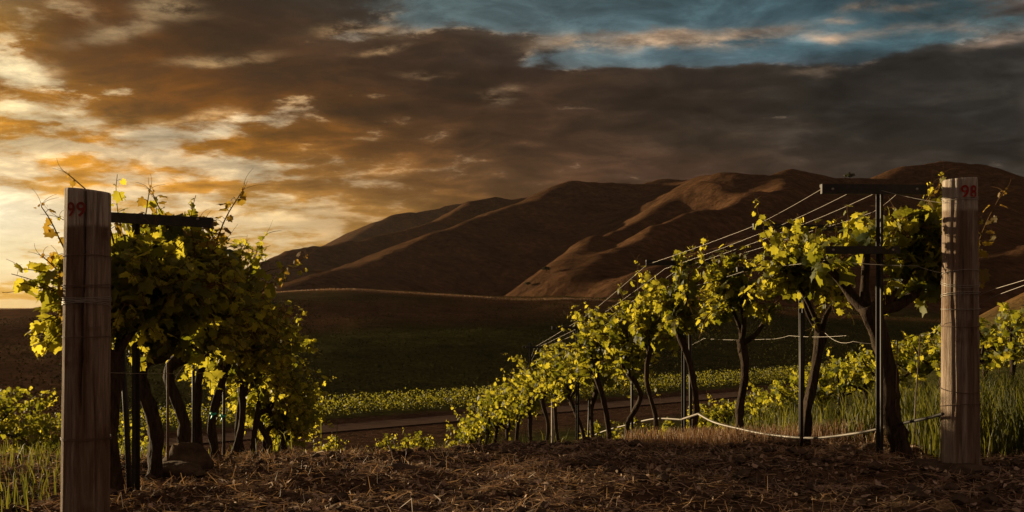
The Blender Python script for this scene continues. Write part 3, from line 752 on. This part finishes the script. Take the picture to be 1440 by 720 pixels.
# post 98
D98 = 5.08; x98 = (1351-720)/F*D98; z98 = CAMZ-(664-430)/F*D98
h98 = (664-252)/F*D98; l98 = (-.004, 0)
P98 = round_post('end_post', x98, D98, z98, .096, .082, h98, M['post_wood_right'], 'round weathered wooden post with a white top and red number 98', 5, .06, l98,
                 [(-.35, .05, .012, -.2, h98), (.25, .035, .010, .1, h98), (.75, .05, .011, -.2, h98*.9), (-.8, .05, .008, .2, h98)])
digits(P98, '98', CAMZ+(430-271.5)/F*D98-z98, .13, .062, .0865, M['red_paint'], l98, h98)
for k, (py, mt, tl, tn) in enumerate([(283, 'wire_metal', .012, 2), (386, 'wire_metal', -.03, 1), (402, 'wire_metal', .035, 2), (418, 'wire_metal', -.02, 2), (436, 'wire_metal', .006, 1), (548, 'rusty_wire', .035, 1), (572, 'rusty_wire', -.03, 1), (460, 'rusty_wire', .01, 1)]):
    zz_ = CAMZ+(430-py)/F*D98-z98
    wire_tie(P98, zz_, .0835+.013*(1-zz_/h98), M[mt], tl, l98, h98, .0018, tn, .010, k)
# post 99
D99 = 4.3; x99 = (120-720)/F*D99; z99 = zat(x99, D99)
h99 = CAMZ+(430-268)/F*D99-z99; l99 = (.012, 0)
P99 = round_post('end_post', x99, D99, z99, .098, .092, h99, M['post_wood_left'], 'dark cracked wooden post with a pale top and faded red number 99', 11, -.10, l99,
                 [(.20, .045, .055, h99*.30, h99), (-.25, .03, .014, -.2, h99*.75), (.35, .04, .012, .3, h99), (.8, .05, .012, -.2, h99)])
digits(P99, '99', CAMZ+(430-297)/F*D99-z99, -.12, .060, .0972, M['dull_red_paint'], l99, h99)
for k, (py, mt, tl, tn) in enumerate([(363, 'rusty_wire', -.01, 1), (402, 'rusty_wire', .01, 1), (407, 'rusty_wire', -.01, 1), (424, 'wire_metal', .01, 3), (432, 'wire_metal', -.03, 2), (475, 'rusty_wire', 0, 1), (617, 'rusty_wire', .004, 2)]):
    zz_ = CAMZ+(430-py)/F*D99-z99
    wire_tie(P99, zz_, .0945+.006*(1-zz_/h99), M[mt], tl, l99, h99, .0017, tn, .007, 20+k)

# ------------------------------------------------------------------ trellis
def tpost(x, y, ztop, arms, label, r=.017, mat='dark_steel', name='trellis_post'):
    z0 = zat(x, y); root = empty(name, (x, y, z0)); tag(root, label, 'trellis post', 'trellis posts')
    mb = MB(); h = ztop-z0
    mb.box((0, 0, h/2-.15), (.007, .030, h+.3)); mb.box((.0115, .012, h/2-.15), (.016, .006, h+.3)); mb.box((-.0115, .012, h/2-.15), (.016, .006, h+.3))
    mb.build('pole', M[mat], root, False)
    for (xa, xb, z, th, sk) in arms:
        mb = MB(); a = math.atan2(sk, xb-xa); rot = [[math.cos(a), 0, -math.sin(a)], [0, 1, 0], [math.sin(a), 0, math.cos(a)]]
        L = math.hypot(xb-xa, sk)
        mb.box(((xa+xb)/2-x, -.024, z-z0), (L, .030, th), rot); mb.box(((xa+xb)/2-x, -.006, z-z0+th*.35), (L, .02, th*.3), rot)
        o = mb.build('crossarm', M[mat], root, False)
        for kx in (-.4, .4):
            mb = MB(); mb.tube([((xa+xb)/2-x+kx*L, -.044, z-z0), ((xa+xb)/2-x+kx*L, -.036, z-z0)], .007, 8); b_ = mb.build('bolt', M['wire_metal'], o)
    return root
def X_(px, d): return (px-720)/F*d
def Z_(py, d): return CAMZ+(430-py)/F*d
tp = []
d1 = 5.42
tpost(X_(1238, d1), d1, Z_(261, d1), [(X_(1153, d1), X_(1300, d1), Z_(267, d1), .052, -.004), (X_(1158, d1), X_(1262, d1), Z_(352, d1), .042, 0)], 'dark trellis post nearest the post marked 98, with an upper and a lower crossarm')
d2 = 6.65
tpost(X_(1128, d2), d2, Z_(316, d2), [(X_(1058, d2), X_(1186, d2), Z_(320, d2), .038, -.012), (X_(1035, d2), X_(1130, d2), Z_(377, d2), .03, .02)], 'dark trellis post in the middle of the right row, long crossarm over leaves')
x, d3 = rowpos(3.81, -.30, 962)
tpost(x, d3, Z_(362, d3), [(X_(908, d3), X_(1003, d3), Z_(370, d3), .042, -.006)], 'dark trellis post further down the right row, arm half hidden by vine heads')
x, d4 = rowpos(3.81, -.30, 812)
tpost(x, d4, Z_(452, d4), [(X_(776, d4), X_(838, d4), Z_(461, d4), .034, .0)], 'small dark trellis post low in the right row, arm ending above the leaves')
x, d5 = rowpos(3.81, -.30, 745)
tpost(x, d5, Z_(482, d5), [(X_(735, d5), X_(775, d5), Z_(488, d5), .025, .0)], 'farthest trellis post of the right row, with a short arm at the wire ends')
d6 = 4.95
tpost(X_(190, d6), d6, Z_(300, d6), [(X_(118, d6), X_(300, d6), Z_(309, d6), .05, -.035)], 'trellis post behind the post marked 99 with a long arm above the leaves')
# thin stakes
def stake(px, d, pyt, mat, r, label, lean=0.):
    x = X_(px, d); z0 = zat(x, d); zt = Z_(pyt, d)-z0
    mb = MB(); mb.tube([(0, 0, -.2), (lean*.5, 0, zt*.5), (lean, 0, zt)], r, 8); 
    o = mb.build('vine_stake', M[mat], None); o.location = (x, d, z0); tag(o, label, 'stake', 'thin vine stakes')
simple('pale_stake', (.42, .36, .30), .8, .2, 20, .3)
for px, d, pt, mt, r, lb, ln in [
    (1127, 6.3, 440, 'dark_steel', .012, 'straight dark stake beside the curving vine under the middle crossarm', 0),
    (972, 8.0, 470, 'dark_steel', .013, 'dark stake beside the fourth vine of the right row', -.01),
    (889, 9.2, 480, 'dark_steel', .013, 'dark stake beside the sixth vine of the right row', 0),
    (777, 11.3, 560, 'pale_stake', .016, 'short pale stake low in the right row', 0),
    (826, 10.2, 560, 'dark_steel', .01, 'thin dark stake between vines low in the right row', .02),
    (185, 4.85, 480, 'dark_steel', .014, 'dark rod leaning beside the vine behind the post marked 99', -.05),
    (236, 5.8, 510, 'rusty_wire', .008, 'thin rusty rod beside the second vine of the left row', 0),
    (272, 6.6, 500, 'dark_steel', .010, 'thin dark rod under the left row foliage beside its third vine', 0),
    (315, 7.5, 500, 'dark_steel', .011, 'thin dark rod with green tape near it in the left row', 0),
    (1282, 5.6, 470, 'rusty_wire', .0035, 'very thin leaning rod beside the thick trunk near the post marked 98', .05),
    (1257, 5.5, 480, 'rusty_wire', .0035, 'very thin upright rod in front of the thick trunk', .02),
    (1180, 15.0, 545, 'dark_steel', .02, 'stake in the grassy row on the right', 0)]:
    stake(px, d, pt, mt, r, lb, ln)
# wires
def wire(pts, label, group='trellis wires', r=.0012, sag=.006, mat='wire_metal', name='trellis_wire', cat='wire'):
    P = []
    for a, b in zip(pts[:-1], pts[1:]):
        a = np.array(a); b = np.array(b)
        for t in np.linspace(0, 1, 9)[:-1]: P.append(a+(b-a)*t-np.array([0, 0, sag*4*t*(1-t)]))
    P.append(np.array(pts[-1])); o0 = P[0].copy()
    mb = MB(); mb.tube(np.array(P)-o0, r, 5, False); o = mb.build(name, M[mat], None); o.location = o0
    return tag(o, label, cat, group)
def W_(px, py, d): return (X_(px, d), d, Z_(py, d))
wire([W_(1155, 266, d1), W_(1060, 318, d2), W_(910, 372, d3), W_(830, 440, 9.9), W_(752, 488, d5), W_(742, 515, 12.8)], 'uppermost bright wire from the left end of the nearest crossarm down the right row')
wire([W_(1193, 272, d1), W_(1090, 320, d2), W_(935, 378, d3), W_(835, 450, 9.9), W_(757, 488, d5), W_(735, 530, 13.2)], 'second wire down the right row, crossing behind the first vine heads')
wire([W_(1228, 273, d1), W_(1112, 322, d2), W_(955, 378, d3), W_(842, 455, 9.9), W_(765, 489, d5)], 'third wire, leaving the nearest crossarm beside its post')
wire([W_(1262, 272, d1), W_(1228, 298, 5.8), W_(1150, 322, d2), W_(985, 374, d3), W_(850, 458, 9.9)], 'lowest of the slanting wires, crossing the nearest trellis post')
wire([W_(1330, 384, 5.04), W_(1290, 374, d1-.3), W_(1160, 366, d1+.1), W_(1060, 377, d2), W_(965, 405, d3)], 'wire from the tie of the post marked 98 to the lower crossarm')
wire([W_(1330, 286, 5.04), W_(1240, 268, d1-.04)], 'short wire from the white top of post 98 to the crossarm')
wire([W_(1190, 472, 5.9), W_(1110, 472, 6.5), W_(1075, 477, 7), W_(990, 476, 8), W_(900, 520, 9.4)], 'slack wire at mid height between the trunks of the right row', sag=.008)
wire([W_(1160, 468, 6.0), W_(1200, 480, 5.7), W_(1290, 470, 5.4), W_(1326, 452, 5.05)], 'slack wire curving behind the thick trunk to the post marked 98', sag=.03)
wire([W_(1362, 420, 5.1), W_(1400, 406, 4.9), W_(1460, 388, 4.6)], 'upper bright wire right of the post marked 98', 'wires at the right edge', .0014, .0)
wire([W_(1366, 432, 5.1), W_(1405, 414, 4.9), W_(1460, 394, 4.6)], 'lower bright wire right of the post marked 98', 'wires at the right edge', .0014, .0)
wire([W_(150, 524, 4.4), W_(300, 524, 6.6), W_(400, 560, 10)], 'thin wire under the foliage of the left row', r=.0014)
# drip hose
def hose(pts, label, mat, r):
    P = smooth_path(pts, len(pts)*8); o0 = P[0].copy(); mb = MB(); mb.tube(P-o0, r, 8)
    o = mb.build('drip_hose', M[mat]); o.location = o0; tag(o, label, 'hose', 'irrigation hoses')
hose([W_(982, 582, 7.7), W_(1005, 594, 7.4), W_(1040, 603, 7.1), W_(1080, 611, 6.75), W_(1140, 616, 6.3), W_(1200, 610, 5.95), W_(1246, 601, 5.7)], 'pale drip hose sagging along the foot of the right row up to the thick trunk', 'hose', .0085)
hose([W_(1246, 601, 5.66), W_(1275, 594, 5.4), W_(1300, 589, 5.2), W_(1326, 582, 5.0)], 'dark end of the drip hose between the thick trunk and post 98', 'black_hose', .0085)
hose([W_(958, 590, 8.1), W_(920, 589, 8.8), W_(880, 598, 9.4), W_(845, 608, 10), W_(810, 625, 10.6), W_(770, 640, 11.3)], 'pale drip hose running downhill behind the small trunks of the right row', 'hose', .0075)
hose([W_(982, 582, 7.7), W_(970, 586, 7.9), W_(958, 590, 8.1)], 'short pale hose link beside the fourth vine stake', 'hose', .009)
# green tape on a vine of the left row
for px, py, lb in ((300, 583, 'small green tape tied round a trunk in the left row, left one of two'), (314, 586, 'small green tape tied round a trunk in the left row, right one of two')):
    mb = MB(); mb.tube([(-.02, 0, .012), (0, -.012, 0), (.02, 0, .010)], [.008, .010, .007], 5); mb.tube([(0, -.012, 0), (-.012, -.014, -.03)], [.006, .004], 4)
    o = mb.build('plant_tape', M['green_tape']); o.location = W_(px, py, 6.9); tag(o, lb, 'tape', 'green plant ties')

# ------------------------------------------------------------------ clods and stones
def clod(px, py, d, s, label, seed, sq=(1, .8, .7)):
    g = np.random.default_rng(seed)
    n, k = 14, 20; ph = np.linspace(0, PI, n); th = np.arange(k)*2*PI/k; PH, TH = np.meshgrid(ph, th, indexing='ij')
    dx, dy, dz = np.sin(PH)*np.cos(TH), np.sin(PH)*np.sin(TH), np.cos(PH)
    r_ = 1+.35*fbm(dx*2+seed+dz, dy*2+dz*1.3, 1, 4, seed)+.12*fbm(dx*7+dz*3, dy*7, 1, 2, seed+5)
    V = np.stack([dx*r_*sq[0], dy*r_*sq[1], dz*r_*sq[2]], -1).reshape(-1, 3)*s
    i, j = np.meshgrid(np.arange(n-1), np.arange(k), indexing='ij'); j2 = (j+1) % k
    q = np.stack([i*k+j, (i+1)*k+j, (i+1)*k+j2, i*k+j2], -1).reshape(-1, 4)
    x = X_(px, d); o = mesh_obj('dirt_clod', V, q, M['clod']); o.location = (x, d, zat(x, d)+s*sq[2]*.35); tag(o, label, 'clod', 'clods of earth')
clod(262, 640, 5.9, .14, 'large dark mound of earth between trunks of the left row', 3, (1, .8, .85))
clod(246, 650, 5.6, .10, 'dark clod low on the left flank of the large mound', 4, (1.5, 1, .6))
clod(1190, 633, 5.9, .05, 'small stone left of the thick trunk, the left one', 6)
clod(1225, 628, 5.9, .055, 'small stone close left of the thick trunk, the right one', 7)
clod(1300, 660, 5.1, .07, 'flat clod between the thick trunk and the foot of post 98', 8, (1.3, 1, .5))
clod(1351, 668, 4.98, .13, 'low heap of earth round the foot of the post marked 98', 9, (1.35, .9, .22))
clod(560, 648, 5.5, .07, 'low clod on the crest in the middle of the bare ground', 12, (1.6, 1, .5))

# ------------------------------------------------------------------ straw, chips, grass (uncountable)
def straw(N, xr, yr, seed, lmin, lmax, wmin, wmax, zmat, name, label, pitch=.25, lift=.012, cond=None):
    g = np.random.default_rng(seed)
    x = g.uniform(*xr, N); y = yr[0]+(yr[1]-yr[0])*g.uniform(0, 1, N)**1.0
    if cond is not None: k = cond(x, y, g); x = x[k]; y = y[k]; N = len(x)
    dens = fbm(x, y, 1.6, 3, seed) > g.uniform(-1.1, .3, N); x = x[dens]; y = y[dens]; N = len(x)
    z = H(x, y)+Hfine(x, y)+g.uniform(0, 1, N)**2*lift+.003
    a = g.uniform(0, 2*PI, N); p = g.normal(0, pitch, N); L = g.uniform(0, 1, N)**2*(lmax-lmin)+lmin; wd = g.uniform(wmin, wmax, N)
    D = np.stack([np.cos(a)*np.cos(p), np.sin(a)*np.cos(p), np.abs(np.sin(p))], 1)
    Sd = norm(np.cross(D, np.stack([g.normal(0, .5, N), g.normal(0, .5, N), np.ones(N)], 1)))
    c = np.stack([x, y, z], 1); b_ = g.normal(0, .16, N)[:, None]*L[:, None]*Sd+np.array([0, 0, .05])*L[:, None]
    P0 = c-D*L[:, None]*.5; P1 = c+b_; P2 = c+D*L[:, None]*.5; P0[:, 2] = np.maximum(P0[:, 2], z-.004)
    s = Sd*wd[:, None]*.5
    V = np.stack([P0-s*.7, P0+s*.7, P1-s, P1+s, P2-s*.5, P2+s*.5], 1).reshape(-1, 3)
    o = (np.arange(N)*6)[:, None]
    q = np.concatenate([o+np.array([[0, 1, 3, 2]]), o+np.array([[2, 3, 5, 4]])])
    tag(mesh_obj(name, V, q, M[zmat], None, False, {'var': np.repeat(g.uniform(0, 1, N), 6)}), label, 'straw', kind='stuff')
simple('pale_leaf', (.40, .29, .21), .9, .1, 9, .5)
simple('chip', (.14, .10, .07), .95, .1)
notgrass = lambda x, y, g: ~((x-(3.9-.3*y) > .4) & (y > 6.8+g.uniform(-.3, .5, len(x))))
straw(46000, (-4.2, 4.4), (3.4, 9.2), 21, .03, .17, .0022, .0075, 'dry_grass', 'straw_litter', 'dry straw and cut grass strewn over the bare earth', cond=notgrass)
straw(30000, (-4.2, 4.4), (3.4, 8.5), 22, .008, .035, .006, .018, 'chip', 'bark_chips', 'dark crumbs of bark and dead leaf over the bare earth', .5, .01)
straw(9000, (-4.2, 4.2), (3.5, 8.4), 24, .01, .05, .010, .026, 'pale_leaf', 'fallen_leaves', 'curled pale dead leaves scattered over the bare earth', .8, .02, cond=notgrass)
straw(9000, (-4.2, 4.2), (3.6, 8.6), 23, .05, .16, .002, .004, 'dry_grass', 'dead_stubble', 'upright dead grass stalks on the bare earth', 1.0, .03, cond=notgrass)
def crumbs(N, xr, yr, seed):
    g = np.random.default_rng(seed); x = g.uniform(*xr, N); y = g.uniform(*yr, N)
    k = fbm(x, y, 1.3, 3, seed) > g.uniform(-.6, .6, N); x = x[k]; y = y[k]; N = len(x)
    z = H(x, y)+Hfine(x, y); s_ = .007+.035*g.uniform(0, 1, N)**4
    b_ = np.array([(1, 0, 0), (-1, 0, 0), (0, 1, 0), (0, -1, 0), (0, 0, .7), (0, 0, -.7), (.6, .6, .4), (-.6, .6, .35), (-.6, -.6, .4), (.6, -.6, .3)])
    V = b_[None]*(1+g.normal(0, .22, (N, 10, 3)))*s_[:, None, None]+np.stack([x, y, z+s_*.3], 1)[:, None]
    f_ = np.array([(4, 0, 6), (4, 6, 2), (4, 2, 7), (4, 7, 1), (4, 1, 8), (4, 8, 3), (4, 3, 9), (4, 9, 0), (0, 5, 2), (2, 5, 1), (1, 5, 3), (3, 5, 0), (0, 2, 6), (2, 1, 7), (1, 3, 8), (3, 0, 9)])
    T = (f_[None]+(np.arange(N)*10)[:, None, None]).reshape(-1, 3)
    tag(mesh_obj('soil_crumbs', V.reshape(-1, 3), T, M['clod'], None, False), 'small clods and stones strewn over the bare earth', 'gravel', kind='stuff')
crumbs(9000, (-4.2, 4.2), (3.5, 8.2), 33)
def blades(name, label, x, y, hmin, hmax, wd, seed, mat='grass_blade', z=None):
    g = np.random.default_rng(seed); N = len(x)
    z = H(x, y)-.01
    h = g.uniform(hmin, hmax, N)*(1+.35*fbm(x, y, 1.3, 2, seed)); a = g.uniform(0, 2*PI, N); l = h*g.uniform(.08, .55, N)
    b0 = np.stack([x, y, z], 1); dr = np.stack([np.cos(a), np.sin(a), np.zeros(N)], 1)
    sa = a+PI/2+g.normal(0, .8, N); sd = np.stack([np.cos(sa), np.sin(sa), np.zeros(N)], 1)*(wd*g.uniform(.6, 1.3, N))[:, None]*.5
    up = np.array([0, 0, 1.])
    P = [b0, b0+dr*(l*.15)[:, None]+up*(h*.45)[:, None], b0+dr*(l*.5)[:, None]+up*(h*.85)[:, None], b0+dr*l[:, None]+up*(h*np.where(l > h*.4, .85, 1))[:, None]]
    V = np.stack([P[0]-sd, P[0]+sd, P[1]-sd*.9, P[1]+sd*.9, P[2]-sd*.6, P[2]+sd*.6, P[3]], 1).reshape(-1, 3)
    o = (np.arange(N)*7)[:, None]
    q = np.concatenate([o+np.array([[0, 1, 3, 2]]), o+np.array([[2, 3, 5, 4]])]); t = o+np.array([[4, 5, 6]])
    tag(mesh_obj(name, V, [q, t], M[mat], None, True, {'var': np.repeat(np.clip(g.normal(.45, .3, N), 0, 1), 7)}), label, 'grass', kind='stuff')
g = np.random.default_rng(50)
def region(N, xr, yr, f):
    x = g.uniform(*xr, N); y = g.uniform(*yr, N); k = f(x, y); return x[k], y[k]
x, y = region(90000, (.8, 10), (6.7, 18), lambda x, y: (x-(3.95-.3*y) > .25+fbm(x, y, 1.1, 2, 60)*.3) & (x/y < .60) & (fbm(x, y, .8, 3, 61) > g.uniform(-.9, .2, len(x))) & (y > 6.9+fbm(x, y, 2, 2, 62)*.5))
blades('grass', 'tall green grass behind the right row', x, y, .08, .34, .006, 63)
x, y = region(6500, (-4.2, -1.95), (4.0, 8.5), lambda x, y: (x < -2.05-.10*(y-4)-g.uniform(0, .2, len(x))) & (fbm(x, y, 1.2, 3, 65) > g.uniform(-.9, .3, len(x))))
kk = np.random.default_rng(1).uniform(0, 1, len(x)) < .5; x = x[kk]; y = y[kk]
blades('grass', 'tufts of green grass at the left edge', x, y, .05, .18, .006, 66)
x, y = region(14000, (2.35, 4.5), (4.9, 7.2), lambda x, y: (x > 2.45+fbm(x, y, 2, 2, 67)*.2) & (y > 5.35+fbm(x, y, 1.5, 2, 68)*.3) & (fbm(x, y, 1.2, 3, 69) > g.uniform(-.9, .3, len(x))))
blades('grass', 'tall grass right of the post marked 98', x, y, .15, .42, .007, 70)
x, y = region(9000, (.9, 2.6), (6.6, 8.6), lambda x, y: (fbm(x, y, 1.8, 3, 71) > g.uniform(-.6, .5, len(x))))
blades('dry_grass', 'reddish dry grass at the foot of the right row', x, y, .05, .16, .004, 72, 'dry_grass')
x, y = region(20000, (-9, 6), (8.5, 26), lambda x, y: (fbm(x, y, .8, 3, 73) > g.uniform(-.7, .5, len(x))))
blades('grass', 'rough grass on the slope below the crest', x, y, .08, .30, .01, 74)

x, y = region(26000, (-200, 75), (346, 353), lambda x, y: fbm(x, y, .06, 3, 90) > g.uniform(-.8, .5, len(x)))
blades('dry_grass', 'dry grass added to catch sun along the far bench below the hills', x, y, .15, .45, .20, 91, 'dry_grass')  # blades added so the bench crest shows a bright sunlit rim
# ------------------------------------------------------------------ far vineyard: canopy rows beyond the road (a mass nobody could count)
def canopy_rows():
    g = np.random.default_rng(80); P = []; S_ = []
    ax = np.array([1, .78])/1.268; nx = np.array([-.78, 1])/1.268
    for k in range(5):
        dist = 11.0+k*2.4; n_ = int(6500 if k < 8 else 1000)
        if k > 24: n_ = 650
        t = g.uniform(-60, 230, n_); c = np.array([-20, 112])+ax*t[:, None]+nx*(dist+g.normal(0, .28, n_))[:, None]
        z = H(c[:, 0], c[:, 1])+g.uniform(.15, 1.25, n_)+.25*(g.uniform(0, 1, n_) > .85)
        P.append(np.column_stack([c, z])); S_.append(g.uniform(.14, .32, n_)*(1 if k < 25 else 1.4))
    P = np.concatenate(P); S_ = np.concatenate(S_)
    k = np.abs(P[:, 0]/P[:, 1]) < .62; P = P[k]; S_ = S_[k]; N = len(P)
    tv = np.array([(-.5, 0, 0), (0, -.35, .05), (.5, .05, 0), (.1, .6, -.06)]); tt = np.array([(0, 1, 2), (0, 2, 3)])
    V, T, var = place_leaves(P, norm(g.normal(0, 1, (N, 3))), norm(g.normal(0, 1, (N, 3))), S_, g.uniform(0, 1, N), tv, tt)
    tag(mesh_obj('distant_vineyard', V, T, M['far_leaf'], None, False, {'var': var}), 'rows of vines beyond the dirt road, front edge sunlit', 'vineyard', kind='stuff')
canopy_rows()
def dark_rows():
    g = np.random.default_rng(81); P = []
    ax = np.array([1, .78])/1.268; nx = np.array([-.78, 1])/1.268
    for k in range(60):
        n_ = 1600; t = g.uniform(-120, 330, n_); c = np.array([-20, 112])+ax*t[:, None]+nx*(28+k*2.6+g.normal(0, .3, n_))[:, None]
        P.append(np.column_stack([c, H(c[:, 0], c[:, 1])+g.uniform(.0, .6, n_)]))
    P = np.concatenate(P); P = P[np.abs(P[:, 0]/P[:, 1]) < .62]; N = len(P)
    tv = np.array([(-.5, 0, 0), (0, -.35, .05), (.5, .05, 0), (.1, .6, -.06)]); tt = np.array([(0, 1, 2), (0, 2, 3)])
    V, T, var = place_leaves(P, norm(g.normal(0, 1, (N, 3))), norm(g.normal(0, 1, (N, 3))), g.uniform(.15, .4, N), g.uniform(0, 1, N), tv, tt)
    tag(mesh_obj('low_vineyard', V, T, M['shaded_field_leaf'], None, False, {'var': var}), 'low rows of vines, coloured dark for shade, covering the slope beyond the sunlit edge', 'vineyard', kind='stuff')
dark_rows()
# far bushes: the dark bump on the skyline and the little ones at the foot of the hills
def bush(px, py, d, s, label, seed, name='bush'):
    g = np.random.default_rng(seed); N = 220
    x = X_(px, d); 
    zz_ = float(np.interp(0, [0, 1], [0, 1]))
    r_ = math.hypot(x, d); i = int(np.searchsorted(rad, r_)); j = int(np.argmin(np.abs(ang-math.atan2(x, d)))); z0 = GZ[i, j]
    root = empty(name, (x, d, z0)); tag(root, label, 'bush', 'dark bushes far off')
    mb = MB(); mb.tube([(0, 0, -s*.2), (0, 0, s*.5)], [s*.07, s*.04], 6); mb.build('trunk', M['vine_bark'], root)
    o = norm(g.normal(0, 1, (N, 3)))*(g.uniform(.3, 1, N)**.5)[:, None]*np.array([s*.75, s*.75, s*.45])*(1+.3*g.normal(0, .5, (N, 1)))
    o[:, 2] = np.abs(o[:, 2])*1.1+s*.15
    tv = np.array([(-.5, 0, 0), (0, -.4, .05), (.5, .05, 0), (.1, .6, -.06)]); tt = np.array([(0, 1, 2), (0, 2, 3)])
    V, T, var = place_leaves(o, norm(o+g.normal(0, .4, (N, 3))*s), norm(g.normal(0, 1, (N, 3))), g.uniform(.15, .32, N)*s, g.uniform(0, 1, N), tv, tt)
    mesh_obj('crown', V, T, M['bush_leaf'], root, False, {'var': var})
bush(1195, 249, 1062, 7, 'lone dark bush on the skyline above the right row', 1)
GB = [(768, 386, 545, 3.2), (742, 388, 540, 2.4), (722, 392, 520, 2.0), (700, 395, 515, 1.8), (676, 397, 500, 2.2), (640, 399, 500, 1.8), (610, 400, 495, 2.2), (575, 401, 490, 1.6), (540, 402, 480, 2.0)]
for i, (px, py, d, s) in enumerate(GB):
    bush(px, py, d, s, 'tiny dark bush at the foot of the hills, %s from the right of the line' % ORD[i], 10+i)

# ------------------------------------------------------------------ haze: evening air between the vines and the hills
m = bpy.data.materials.new('evening_air'); m.use_nodes = True
m.node_tree.nodes.clear(); n = NT(m.node_tree)
pv = n.new('ShaderNodeVolumePrincipled'); pv.inputs['Color'].default_value = (.95, .88, .80, 1); pv.inputs['Density'].default_value = HAZE; pv.inputs['Anisotropy'].default_value = .7
o_ = n.new('ShaderNodeOutputMaterial'); n.l.new(pv.outputs[0], o_.inputs['Volume'])
mb = MB(); mb.box((0, 1100, 150), (3600, 2900, 440)); tag(mb.build('haze', m, None, False), kind='stuff')
